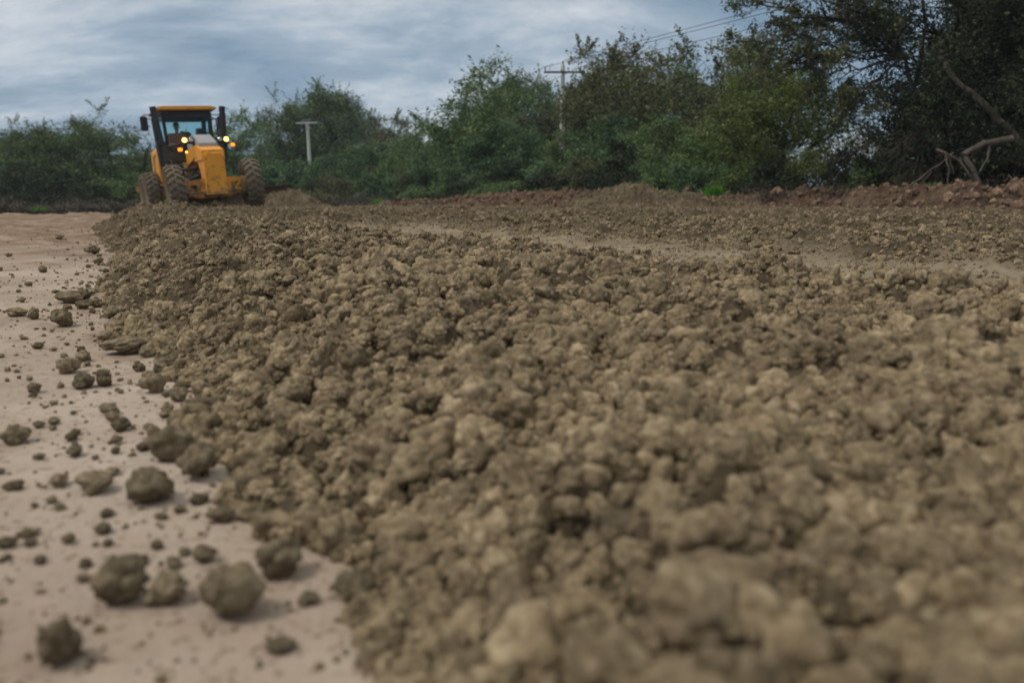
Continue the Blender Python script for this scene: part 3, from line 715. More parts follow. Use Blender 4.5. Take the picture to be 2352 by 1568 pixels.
for a_, c_ in (('fl', 'fr'), ('fr', 'mr'), ('mr', 'br'), ('br', 'bl'), ('bl', 'ml'), ('ml', 'fl')): pane(a_, c_, .33 if (a_, c_) == ('br', 'bl') else .02, .97)
b = MB(); b.prism([(-.86, 3.15), (.86, 3.15), (.90, 3.18), (.90, 3.21), (.70, 3.26), (-.70, 3.26), (-.90, 3.21), (-.90, 3.18)], 'y', 3.05, 5.2)
rf = b.build('cab_roof', M['yellow'], gr, bevel=.015)
# inside the cab: seat, console, steering wheel, rear post
b = MB(); b.box((-.1, 4.35, 1.72), (.60, .50, .14)); b.box((.10, 4.66, 2.08), (.50, .14, .74), Matrix.Rotation(R(-8), 3, 'X')); b.box((.14, 4.72, 2.52), (.30, .1, .20)); b.box((0, 4.35, 1.48), (.3, .3, .4)); b.build('operator_seat', M['mirror'], gr, bevel=.04)
b = MB(); b.path([(-.18, 3.55, 1.35), (-.18, 3.85, 2.0)], .05); b.box((.30, 3.95, 1.80), (.22, .5, .35)); b.box((.56, 4.55, 2.15), (.24, .35, 1.1)); b.build('control_console', M['mirror'], gr, bevel=.03)
b = MB(); n_ = 20; ctr = Vector((-.18, 3.88, 2.03)); tl = Matrix.Rotation(R(28), 3, 'X')
b.path([ctr + tl @ Vector((.19 * math.cos(i * 2 * math.pi / n_), .19 * math.sin(i * 2 * math.pi / n_), 0)) for i in range(n_ + 1)], .014, 6); b.path([ctr + tl @ Vector((-.19, 0, 0)), ctr + tl @ Vector((.19, 0, 0))], .012, 6); b.build('steering_wheel', M['mirror'], gr)
b = MB(); b.path([(-.45, 3.36, 1.75), (-.15, 3.34, 2.25)], .008, 5); b.box((-.13, 3.34, 2.38), (.02, .015, .5), Matrix.Rotation(R(25), 3, 'Y')); b.build('wiper', M['mirror'], gr)
# mirrors on brackets, handrail
for sx, x, z, wd, ht in ((-1, -1.24, 2.76, .21, .44), (1, .98, 2.74, .17, .42)):
    b = MB(); b.path([(.70 * sx, 3.34, 3.02), (x, 3.25, z + .26), (x, 3.25, z + .1)], .016, 6); b.path([(.72 * sx, 3.34, 2.86), (x, 3.25, z + .16)], .014, 6); br = b.build('mirror_bracket', M['dark'], gr)
    b = MB(); b.box((x, 3.25, z), (wd, .07, ht)); b.build('mirror', M['mirror'], br, bevel=.03)
b = MB(); b.path([(.78, 3.5, 2.95), (.90, 3.45, 2.88), (.92, 3.45, 2.0), (.82, 3.5, 1.5)], .02, 8); b.build('handrail', M['black'], gr)
# engine hood, exhaust, tandem cases, rear ripper
b = MB(); b.prism([(-.60, .95), (.60, .95), (.66, 1.3), (.66, 2.15), (.55, 2.28), (-.55, 2.28), (-.66, 2.15), (-.66, 1.3)], 'y', 5.1, 8.1); b.prism([(-.80, 1.0), (-.66, 1.0), (-.66, 1.95), (-.80, 1.85)], 'y', 4.9, 5.9); b.prism([(.80, 1.0), (.66, 1.0), (.66, 1.95), (.80, 1.85)], 'y', 4.9, 5.9)
hd = b.build('engine_hood', M['yellow'], gr, bevel=.03)
b = MB()
for i in range(9):
    for sx in (-1, 1): b.box((sx * .665, 7.1, 1.35 + i * .08), (.016, .9, .035))
b.build('hood_louvre', M['black'], hd)
b = MB(); b.box((0, 6.4, .82), (1.0, 3.3, .30)); b.box((0, 4.6, 1.0), (.8, 1.0, .25)); b.build('rear_frame', M['dark'], gr, bevel=.02)
b = MB(); b.tube((.2, 6.0, 2.25), (.2, 6.0, 2.75), .06, n=16); b.build('exhaust_pipe', M['dark'], gr, smooth=True)
for sx in (-1, 1):
    b = MB(); b.prism([(5.1, .55), (7.35, .55), (7.5, .7), (7.35, .86), (5.1, .86), (4.95, .7)], 'x', sx * .60, sx * .80); b.build('tandem_case', M['yellow'], gr, bevel=.02)
b = MB(); b.box((0, 8.35, .92), (2.55, .16, .20)); b.box((-.4, 8.2, .9), (.12, .4, .2)); b.box((.4, 8.2, .9), (.12, .4, .2))
for i in range(5): b.box((-.9 + i * .45, 8.42, .68), (.07, .10, .5))
b.build('ripper', M['yellow'], gr, bevel=.015)

# ------------------------------------------------------------------ operator: one skinned body, seated
def skin_body(name, joints, edges, m, parent=None, sub=2):
    me = bpy.data.meshes.new(name); me.from_pydata([j[0] for j in joints], edges, []); me.update()
    o = link(name, me, parent); me.materials.append(m)
    sk = o.modifiers.new('skin', 'SKIN'); sk.use_smooth_shade = True
    for i, j in enumerate(joints):
        r = j[1] if isinstance(j[1], tuple) else (j[1], j[1]); me.skin_vertices[0].data[i].radius = r; me.skin_vertices[0].data[i].use_root = (i == 0)
    sb = o.modifiers.new('sub', 'SUBSURF'); sb.levels = sub; sb.render_levels = sub
    dg = bpy.context.evaluated_depsgraph_get(); ev = o.evaluated_get(dg); nm = bpy.data.meshes.new_from_object(ev); o.modifiers.clear(); nm.materials.clear(); nm.materials.append(m); o.data = nm
    for p in nm.polygons: p.use_smooth = True
    return o
M['skin'] = mat('brown_skin', (.34, .19, .125), .6); M['shirt'] = soil_mat('rust_shirt', (.62, .17, .06), (.74, .22, .08), (.80, .28, .12), bump=.004, scale=20, obj=True)
M['trousers'] = mat('dark_trousers', (.03, .035, .05), .9); M['hair'] = mat('black_hair', (.012, .010, .009), .7)
opr = empty('person', gr.matrix_world @ Vector((0, 0, 0)))
bpy.context.view_layer.update()
opr.location = gr.matrix_world @ Vector((-.22, 4.20, 1.84)); opr.rotation_euler = gr.rotation_euler; opr.scale = (1.08, 1.08, 1.08)
tag(opr, 'seated operator in a rust-coloured shirt seen through the grader windscreen, hands on the steering wheel', 'person')
J = [((0, 0, .10), (.15, .12)), ((0, -.02, .30), (.14, .11)), ((0, -.03, .50), (.17, .11)), ((0, -.035, .60), (.09, .075)), ((0, -.05, .655), .046), ((0, -.075, .735), (.056, .066)), ((0, -.065, .80), (.078, .098)), ((0, -.060, .895), (.066, .085))]
E = [(0, 1), (1, 2), (2, 3), (3, 4), (4, 5), (5, 6), (6, 7)]
for sx in (-1, 1):
    i = len(J)
    J += [((.19 * sx, -.03, .54), .062), ((.27 * sx, -.12, .28), .047), ((.17 * sx, -.42, .30), .034), ((.165 * sx, -.47, .305), .026), ((.165 * sx, -.52, .30), (.028, .018))]
    E += [(2, i), (i, i + 1), (i + 1, i + 2), (i + 2, i + 3), (i + 3, i + 4)]
    h = i + 4
    for fi in range(4):
        k = len(J); x = .165 * sx + (-.024 + .016 * fi); J += [((x, -.555, .305), .0085), ((x, -.58 - .004 * (fi % 2), .285), .008), ((x, -.57, .262), .007)]; E += [(h, k), (k, k + 1), (k + 1, k + 2)]
    k = len(J); J += [((.165 * sx - .035 * sx, -.50, .285), .010), ((.165 * sx - .045 * sx, -.535, .272), .0085)]; E += [(i + 3, k), (k, k + 1)]
    i = len(J); J += [((.10 * sx, -.08, .06), .095), ((.15 * sx, -.46, .06), .068), ((.15 * sx, -.52, -.34), .045), ((.15 * sx, -.64, -.40), (.045, .03))]; E += [(0, i), (i, i + 1), (i + 1, i + 2), (i + 2, i + 3)]
body = skin_body('body', J, E, M['skin'], opr)
# head details
b = MB(); b.path([(0, -.155, .84), (0, -.185, .805), (0, -.165, .79)], [.008, .016, .010], 8)
for sx in (-1, 1): b.path([(.078 * sx, -.06, .83), (.088 * sx, -.05, .81), (.078 * sx, -.06, .78)], [.008, .014, .008], 6)
b.build('face_features', M['skin'], opr, smooth=True)
b = MB()
for sx in (-1, 1): b.tube((.03 * sx, -.152, .835), (.03 * sx, -.160, .835), .011, n=10)
b.tube((-.024, -.158, .757), (.024, -.158, .757), .006, n=8); b.build('eyes_and_mouth', M['hair'], opr)
b = MB(); K = 16
for j_ in range(5):
    pass
co = []; fs = []
for a in range(7):
    ph = a / 6 * math.pi * .52
    for c in range(K):
        t = c / K * 2 * math.pi; co.append((.094 * math.cos(t) * math.sin(ph + .02), -.055 + .112 * math.sin(t) * math.sin(ph + .02), .865 + .095 * math.cos(ph)))
for a in range(6):
    for c in range(K): fs.append((a * K + c, a * K + (c + 1) % K, (a + 1) * K + (c + 1) % K, (a + 1) * K + c))
b.add(co, fs); b.prism([(-.075, -.14), (-.06, -.20), (0, -.225), (.06, -.20), (.075, -.14)], 'z', .858, .868); b.build('cap', M['trousers'], opr, smooth=True)
JS = [((0, 0, .08), (.165, .135)), ((0, -.02, .30), (.155, .125)), ((0, -.03, .53), (.19, .13)), ((0, -.035, .64), (.085, .08))]; ES = [(0, 1), (1, 2), (2, 3)]
for sx in (-1, 1):
    i = len(JS); JS += [((.20 * sx, -.03, .58), .085), ((.265 * sx, -.11, .30), .064), ((.20 * sx, -.33, .295), .05)]; ES += [(2, i), (i, i + 1), (i + 1, i + 2)]
skin_body('shirt', JS, ES, M['shirt'], opr)
JS = [((0, 0, .06), (.165, .13))]; ES = []
for sx in (-1, 1):
    i = len(JS); JS += [((.10 * sx, -.08, .06), .108), ((.15 * sx, -.46, .06), .082), ((.15 * sx, -.52, -.28), .06)]; ES += [(0, i), (i, i + 1), (i + 1, i + 2)]
skin_body('trousers', JS, ES, M['trousers'], opr)

# ------------------------------------------------------------------ utility poles and wires
M['concrete'] = soil_mat('pale_concrete', (.46, .44, .42), (.60, .58, .55), (.70, .68, .65), bump=.004, scale=2, obj=True)
M['wood'] = soil_mat('weathered_wood', (.035, .026, .020), (.06, .042, .032), (.10, .07, .05), bump=.004, scale=4, obj=True)
M['wire'] = mat('wire', (.03, .03, .035), .6)
def pole(px, ptop, Y, arm, r0, m, marm, lean, label, top_ext=0.0):
    p = on_y(px, ptop, Y); gz = float(ground_h(p.x, Y)) - .5
    o = empty('utility_pole', (p.x, Y, gz), (0, lean, 0)); tag(o, label, 'utility pole', 'utility poles carrying the power line'); H = p.z - gz
    b = MB(); b.path([(0, 0, 0), (0, 0, H * .5), (0, 0, H)], [r0 * 1.35, r0 * 1.15, r0 * .85], 12); b.build('post', m, o, smooth=True)
    ex = []
    b = MB(); za = H - top_ext; b.box((0, -r0 - .05, za), (arm, .08, .085 if top_ext else .055)); c_ = b.build('crossarm', marm, o, bevel=.008)
    for x in (-arm * .46, arm * .46) + ((0,) if top_ext else ()):
        zz = za + .055 if x else H
        b = MB()
        yb = -r0 - .05 if x else 0
        for k in range(3): b.tube((x, yb, zz + .03 + .05 * k), (x, yb, zz + .06 + .05 * k), .045 - .006 * k, .03, 10)
        b.tube((x, yb, zz), (x, yb, zz + .2), .015); b.build('insulator', M['mirror'], o, smooth=True); ex.append(Vector((x, yb, zz + .2)))
    return o, ex
p1, e1 = pole(1293, 150, 40, 1.85, .115, M['concrete'], M['wood'], 0, 'concrete utility pole with a dark wooden crossarm rising from the trees near the centre', .35)
p2, e2 = pole(711, 283, 50, 1.3, .10, M['concrete'], M['concrete'], R(-1.4), 'pale concrete utility pole with a short crossarm standing right of the grader')
bpy.context.view_layer.update()
p0 = [p1.location + Vector((20.6, -23, 9.2)) + Vector((x, 0, z)) for x, z in ((-.9, 0), (.9, 0), (0, .5))]
W1 = [p1.matrix_world @ q for q in e1]; W2 = [p2.matrix_world @ q for q in e2]
def wire(a, c, sag, r, label):
    b = MB(); b.path([a.lerp(c, t / 24) - Vector((0, 0, sag * 4 * (t / 24) * (1 - t / 24))) for t in range(25)], r, 5)
    tag(b.build('power_line', M['wire'], smooth=True), label, 'power line', 'power line wires')
wire(W1[0], p0[0], .2, .011, 'lower thin power wire sloping up from the dark crossarm to the upper right'); wire(W1[1], p0[1], .25, .011, 'lowest thin power wire from the right end of the dark crossarm'); wire(W1[2], p0[2], .15, .011, 'topmost thin power wire leaving the tip of the central pole')
wire(W2[0], W1[0], 1.1, .012, 'thin wire from the left end of the short crossarm to the central pole'); wire(W2[1], W1[1], 1.2, .012, 'thin wire from the right end of the short crossarm to the central pole')

# ------------------------------------------------------------------ trees and shrubs
def leaf_mat(name, c0, c1, c2, trans=.22):
    m = mat(name, c1, .75, 0, .18); k = MN(m)
    a = k.n('ShaderNodeAttribute', attribute_name='tint').outputs['Fac']
    t = k.n('ShaderNodeNewGeometry').outputs['Position']
    f = k.n('ShaderNodeMath', {0: k.noise(t, .9, 3, .6), 1: 0.9, 2: k.n('ShaderNodeMath', {0: a, 1: .42}, operation='MULTIPLY').outputs[0]}, operation='MULTIPLY_ADD').outputs[0]
    col = k.ramp(f, [(0.40, c0), (0.62, c1), (0.86, c2)])
    k.l(col, k.b.inputs['Base Color'])
    tr = k.n('ShaderNodeBsdfTranslucent', {0: col}); mxs = k.n('ShaderNodeMixShader', {0: trans}); k.l(k.b.outputs[0], mxs.inputs[1]); k.l(tr.outputs[0], mxs.inputs[2])
    k.l(mxs.outputs[0], k.t.nodes['Material Output'].inputs[0]); return m
LM = {
 'dark': leaf_mat('dark_foliage', (0.045, 0.072, 0.031), (0.091, 0.136, 0.056), (0.192, 0.250, 0.113)),
 'mid': leaf_mat('green_foliage', (0.059, 0.109, 0.041), (0.116, 0.192, 0.072), (0.250, 0.328, 0.136)),
 'blue': leaf_mat('bluish_foliage', (0.050, 0.093, 0.047), (0.097, 0.169, 0.081), (0.187, 0.289, 0.141)),
 'gloom': leaf_mat('deep_green_foliage', (0.014, 0.020, 0.012), (0.030, 0.044, 0.022), (0.075, 0.095, 0.050), .12),
 'yellow': leaf_mat('yellow_green_foliage', (0.056, 0.084, 0.022), (0.122, 0.164, 0.044), (0.219, 0.265, 0.086)),
 'olive': leaf_mat('olive_brown_foliage', (0.068, 0.078, 0.038), (0.120, 0.132, 0.062), (0.215, 0.210, 0.105)),
 'purple': leaf_mat('purplish_brush', (0.064, 0.050, 0.045), (0.113, 0.091, 0.077), (0.192, 0.159, 0.125)),
 'grass': leaf_mat('fresh_grass', (.060, .160, .020), (.110, .280, .035), (.180, .380, .060), .35),
}
M['bark'] = soil_mat('bark', (.040, .033, .026), (.075, .062, .050), (.130, .110, .090), bump=.01, scale=5, obj=True)
M['bark_dark'] = soil_mat('dark_bark', (.022, .017, .013), (.042, .033, .026), (.075, .060, .048), bump=.01, scale=5, obj=True)
M['trunk_bark'] = soil_mat('pale_bark', (.050, .040, .032), (.100, .082, .066), (.165, .140, .115), bump=.01, scale=5, obj=True)
M['dead'] = soil_mat('dead_wood', (.055, .042, .033), (.100, .080, .064), (.165, .137, .113), bump=.006, scale=5, obj=True)

def leaves_mesh(name, P, size, rg, m, up=.5, asp=.5, droop=0.0):
    n = len(P); nrm = rg.normal(size=(n, 3)); nrm[:, 2] += up; nrm /= np.linalg.norm(nrm, axis=1)[:, None]
    a = rg.normal(size=(n, 3)); a[:, 2] -= droop; a -= nrm * (a * nrm).sum(1)[:, None]; a /= np.linalg.norm(a, axis=1)[:, None]
    b = np.cross(nrm, a); s = (size * np.exp(rg.normal(0, .3, n)))[:, None]
    q = np.stack([P - a * s * .5, P + b * s * asp * .5, P + a * s * .5, P - b * s * asp * .5], 1).reshape(-1, 3)
    me = poly_mesh(name, q, np.arange(4 * n).reshape(n, 4), False)
    t = me.attributes.new('tint', 'FLOAT', 'FACE'); t.data.foreach_set('value', rg.uniform(0, 1, n).astype(np.float32))
    me.materials.append(m); return me
def tubes_mesh(name, paths, m, n=5):
    co = []; q = []; off = 0
    ang = np.arange(n) * 2 * np.pi / n; cs, sn = np.cos(ang), np.sin(ang)
    for pts, rad in paths:
        pts = np.asarray(pts, float); k = len(pts); d = np.gradient(pts, axis=0); d /= np.linalg.norm(d, axis=1)[:, None] + 1e-9
        ref = np.array([0.31, .17, .93]) if abs(d[0, 2]) < .9 else np.array([.95, .2, .1])
        u = np.cross(d, ref); u /= np.linalg.norm(u, axis=1)[:, None] + 1e-9; w_ = np.cross(d, u)
        ring = pts[:, None, :] + (u[:, None, :] * cs[None, :, None] + w_[:, None, :] * sn[None, :, None]) * np.asarray(rad)[:, None, None]
        co.append(ring.reshape(-1, 3)); i = np.arange(k - 1)[:, None] * n; j = np.arange(n)[None, :]; j2 = (j + 1) % n
        q.append(np.stack([i + j, i + j2, i + n + j2, i + n + j], -1).reshape(-1, 4) + off); off += k * n
    me = poly_mesh(name, np.concatenate(co), np.concatenate(q)); me.materials.append(m); return me
def curve(a, b, rg, k=7, wob=.08, sag=0.0):
    a, b = np.asarray(a, float), np.asarray(b, float); t = np.linspace(0, 1, k)[:, None]; L_ = np.linalg.norm(b - a)
    w_ = rg.normal(size=(k, 3)) * wob * L_ * np.sin(np.pi * t); p = a + (b - a) * t + w_ * .5; p[:, 2] += (sag * L_ * np.sin(np.pi * t))[:, 0]; return p
def make_tree(seed, H, W, ncl, npl, leaf, mleaf, mbark, stems=3, base=.12, clr=.55, shoots=10, peak=.55, fill=.65, flat=.75, twig=1.0, asp=.5, lean=0.0, droop=0.0, topv=.32):
    rg = np.random.RandomState(seed); o = rg.uniform(0, 90, 2)
    paths = []; P = []
    def env(t, az):
        w_ = np.sqrt(np.clip(1 - ((t - peak) / (np.where(t > peak, 1 - peak, peak) * 1.02)) ** 2, 0.02, 1)); return W / 2 * w_ * (1 + .42 * pn(np.cos(az) * 1.3 + o[0], np.sin(az) * 1.3 + o[1], t * 3.2))
    tt = base + (1 - base) * rg.uniform(0, 1, ncl) ** .85; az = rg.uniform(0, 2 * np.pi, ncl); rr_ = env(tt, az) * np.sqrt(rg.uniform(.12 if fill > .5 else .3, 1, ncl))
    topn = 1 + topv * pn(np.cos(az) * 1.6 + o[1], np.sin(az) * 1.6 + o[0], 5.)
    cc = np.stack([np.cos(az) * rr_ + lean * tt * H, np.sin(az) * rr_, tt * H * topn * .94], 1)
    # stems
    nodes = []; nr = []
    for s_ in range(stems):
        a = rg.uniform(0, 6.28); sp_ = rg.uniform(.05, .30) * W if stems > 1 else .05 * W
        p = curve((rg.normal(0, .06 * W * (stems > 1)), rg.normal(0, .06 * W * (stems > 1)), -.1), (np.cos(a) * sp_ + lean * H * .8, np.sin(a) * sp_, H * rg.uniform(.62, .85)), rg, 9, .10)
        r0 = .020 * H / (stems ** .35); rad = np.linspace(r0, r0 * .25, 9); paths.append((p, rad)); nodes += list(p[2:]); nr += list(rad[2:])
    nodes = np.array(nodes); nr = np.array(nr)
    for c in cc:
        d = np.linalg.norm(nodes - c, axis=1) + 1.5 * np.clip(nodes[:, 2] - c[2] + .5, 0, None); i = int(np.argmin(d)); r0 = min(nr[i] * .6, .012 * H)
        p = curve(nodes[i], c, rg, 6, .10, .08); paths.append((p, np.linspace(r0, r0 * .18, 6)))
        cr = clr * rg.uniform(.55, 1.35); m_ = int(npl * (cr / clr) ** 1.7)
        v = rg.normal(size=(m_, 3)); v /= np.linalg.norm(v, axis=1)[:, None]; v *= (rg.uniform(0, 1, m_) ** .40)[:, None] * cr; v[:, 2] *= flat
        # leaves gather along a few twigs of the clump
        nt_ = 9; tw = rg.normal(size=(nt_, 3)); tw /= np.linalg.norm(tw, axis=1)[:, None]; tw[:, 2] += .15
        for q in tw[:int(7 * twig)]:
            e_ = c + q * cr * rg.uniform(.9, 1.5); paths.append((curve(c, e_, rg, 4, .12), np.array([r0 * .2, r0 * .15, r0 * .1, r0 * .05]) + .002))
        w_ = rg.uniform(0, 1, m_) < .45; k_ = rg.randint(0, nt_, m_); tpos = tw[k_] * (rg.uniform(.2, 1.45, m_) * cr)[:, None] + rg.normal(0, .07 * clr, (m_, 3)); v = np.where(w_[:, None], tpos, v)
        P.append(c + v)
    for s_ in range(int(shoots * .45)):
        i = rg.randint(len(cc)); c = cc[np.argsort(-cc[:, 2])[int(rg.uniform(0, .35) * len(cc))]]
        L_ = rg.uniform(.07, .15) * H; e_ = c + np.array([rg.normal(0, .45), rg.normal(0, .45), .9]) * L_; p = curve(c, e_, rg, 7, .06); paths.append((p, np.linspace(.010, .003, 7)))
        m_ = int(npl * .35); t = rg.uniform(.2, 1, m_); q = np.stack([np.interp(t, np.linspace(0, 1, 7), p[:, a_]) for a_ in range(3)], 1); P.append(q + rg.normal(0, .045 * (clr / .5), (m_, 3)))
    P = np.concatenate(P)
    P = P[P[:, 2] > 0.02]
    P = P * [1, 1, 1.]
    return leaves_mesh('crown', P, leaf, rg, mleaf, asp=asp, droop=droop), tubes_mesh('trunk', paths, mbark), (H, W)
B_ = M['bark']; D_ = M['bark_dark']
V = {
 'broad':   make_tree(1, 7, 6, 120, 260, .110, LM['dark'], D_, 3, .12, .66, 10, .60, topv=.12),
 'leafy':   make_tree(2, 7, 5, 84, 300, .115, LM['mid'], B_, 3, .08, .60, 24, .50, topv=.22),
 'tall':    make_tree(3, 7, 4.5, 62, 250, .105, LM['olive'], B_, 4, .08, .52, 46, .55, fill=.4),
 'sparse':  make_tree(4, 7, 5, 60, 150, .110, LM['olive'], D_, 4, .10, .60, 50, .60, fill=.4),
 'layered': make_tree(5, 7, 5.5, 58, 330, .105, LM['dark'], D_, 2, .22, .70, 14, .68, flat=.38),
 'feather': make_tree(6, 7, 5.5, 82, 190, .085, LM['dark'], D_, 4, .10, .60, 60, .60, fill=.4),
 'yellow':  make_tree(7, 7, 6, 110, 520, .085, LM['yellow'], D_, 3, .05, .60, 30, .45),
 'vine':    make_tree(8, 7, 6, 90, 350, .120, LM['blue'], B_, 4, .03, .60, 10, .45, flat=.9),
 'bigdark': make_tree(9, 9, 8, 190, 460, .085, LM['gloom'], D_, 4, .14, .72, 40, .60, fill=.4),
 'bigdark2': make_tree(12, 9, 7, 170, 420, .085, LM['dark'], D_, 3, .10, .66, 40, .55, fill=.4, droop=1.0),
 'bush1':   make_tree(21, 2.6, 2.8, 44, 210, .095, LM['blue'], B_, 5, .04, .34, 12, .45),
 'bush2':   make_tree(22, 2.6, 2.6, 44, 210, .080, LM['mid'], B_, 5, .04, .34, 18, .50),
 'bush3':   make_tree(23, 2.6, 2.6, 40, 190, .075, LM['olive'], B_, 6, .04, .34, 26, .50, fill=.4),
 'bush4':   make_tree(24, 2.6, 2.8, 44, 200, .080, LM['gloom'], D_, 5, .04, .34, 20, .50),
 'bush5':   make_tree(25, 1.2, 2.8, 34, 150, .070, LM['purple'], D_, 6, .04, .26, 26, .45),
 'bush6':   make_tree(26, 2.6, 2.6, 46, 230, .070, LM['yellow'], B_, 5, .04, .34, 16, .50),
}
rt = random.Random(11)
def place(var, px, ptop, wpx, Y, label, cat='tree', group=None, name=None, dz=-.05):
    cm, tm, (H, W) = V[var]; x = (px - 1176) / FPX * (Y * math.cos(PITCH)) * 1.0
    x = on_y(px, 455, Y).x; g = float(ground_h(x, Y)); top = on_y(px, ptop, Y).z; h = (top - g) / .99; wd = wpx / FPX * Y * 1.06
    o = empty(name or ('tree' if cat == 'tree' else 'shrub'), (x, Y, g + dz), (0, 0, rt.uniform(0, 6.28))); tag(o, label, cat, group)
    s = wd / W * (1.4 if cat == 'tree' else 1.15); o.scale = (s, s * rt.uniform(.85, 1.1), h / H)
    link('trunk' if cat == 'tree' else 'stems', tm, o); link('crown' if cat == 'tree' else 'foliage', cm, o); return o
TG = 'trees of the belt along the far edge of the site'
for a in [
 ('feather', 25, 292, 120, 52, 'dark feathery tree at the far left edge of the tree belt'),
 ('broad', 85, 290, 130, 50, 'dark round-topped tree second from the left end of the tree belt'),
 ('layered', 165, 292, 170, 49, 'dark tree with flat layered boughs between two feathery ones, left of the grader'),
 ('feather', 265, 268, 190, 48, 'tallest airy tree left of the grader, with fine bare twigs round its crown'),
 ('leafy', 335, 345, 110, 52, 'lower green tree just left of the grader cab'),
 ('leafy', 548, 262, 130, 56, 'green tree seen just right of the grader cab and mirror'),
 ('feather', 655, 236, 100, 68, 'thin airy tree left of the broad crown behind the short utility pole'),
 ('broad', 770, 208, 170, 70, 'broad dark tree with a domed crown behind the short utility pole'),
 ('tall', 905, 262, 90, 56, 'small spiky-topped tree in the dip right of the domed dark tree'),
 ('leafy', 985, 288, 120, 50, 'low tree in the dip of the belt where the sky shows lowest'),
 ('leafy', 1110, 150, 190, 41, 'leafy tree with ragged arms left of the central utility pole'),
 ('broad', 1215, 172, 130, 47, 'dark tree right behind the central utility pole'),
 ('tall', 1365, 96, 150, 36, 'tree with tall separate shoots standing up right of the central utility pole'),
 ('sparse', 1465, 100, 190, 35, 'thinly leaved brownish tree right of the one with tall shoots'),
 ('tall', 1580, 98, 190, 33, 'brown-topped tree in the middle of the right half of the belt'),
 ('sparse', 1690, 92, 170, 31, 'open-crowned tree with hanging leaf tufts left of the yellow-green tree'),
 ('yellow', 1780, 118, 240, 26, 'dense yellow-green tree with a wide rounded crown'),
 ('sparse', 1960, 300, 110, 28, 'small loose tree with sky showing through, right of the yellow-green tree'),
 ('leafy', 2060, 300, 130, 27, 'low dark green tree filling the gap under the bare fan of twigs'),
]: place(*a, 'tree', TG)
place('bigdark', 2200, -330, 370, 20.5, 'very tall dark tree whose crown leaves the top of the photo', 'tree', TG)
place('bigdark', 2440, -300, 420, 19.0, 'huge dark green tree cut by the right edge of the photo', 'tree', TG)
place('bigdark', 2340, -200, 330, 23.0, 'dark tree crowded between the two tallest trees on the right', 'tree', TG)
BG = 'trees standing behind the front row of the belt'
for a in [('broad', 30, 318, 210, 60), ('broad', 130, 318, 190, 60), ('leafy', 220, 312, 200, 60), ('broad', 330, 350, 170, 60), ('leafy', 450, 350, 170, 66), ('broad', 610, 320, 120, 72), ('leafy', 690, 310, 120, 76), ('broad', 800, 235, 150, 74), ('broad', 715, 232, 140, 74), ('broad', 870, 300, 150, 70),
          ('leafy', 930, 330, 150, 64), ('broad', 1030, 320, 150, 56), ('broad', 1120, 230, 170, 50), ('leafy', 1230, 215, 170, 48), ('broad', 1330, 190, 170, 45), ('leafy', 1440, 165, 190, 43), ('broad', 1390, 160, 170, 44), ('broad', 1550, 155, 190, 40), ('leafy', 1650, 160, 170, 38), ('broad', 1730, 230, 150, 36), ('broad', 2200, 120, 200, 27), ('broad', 2360, 60, 260, 27), ('broad', 2130, 330, 200, 26), ('broad', 2260, -60, 260, 26)]:
    place(*a, 'green tree mostly hidden behind the front trees of the belt', 'tree', BG)
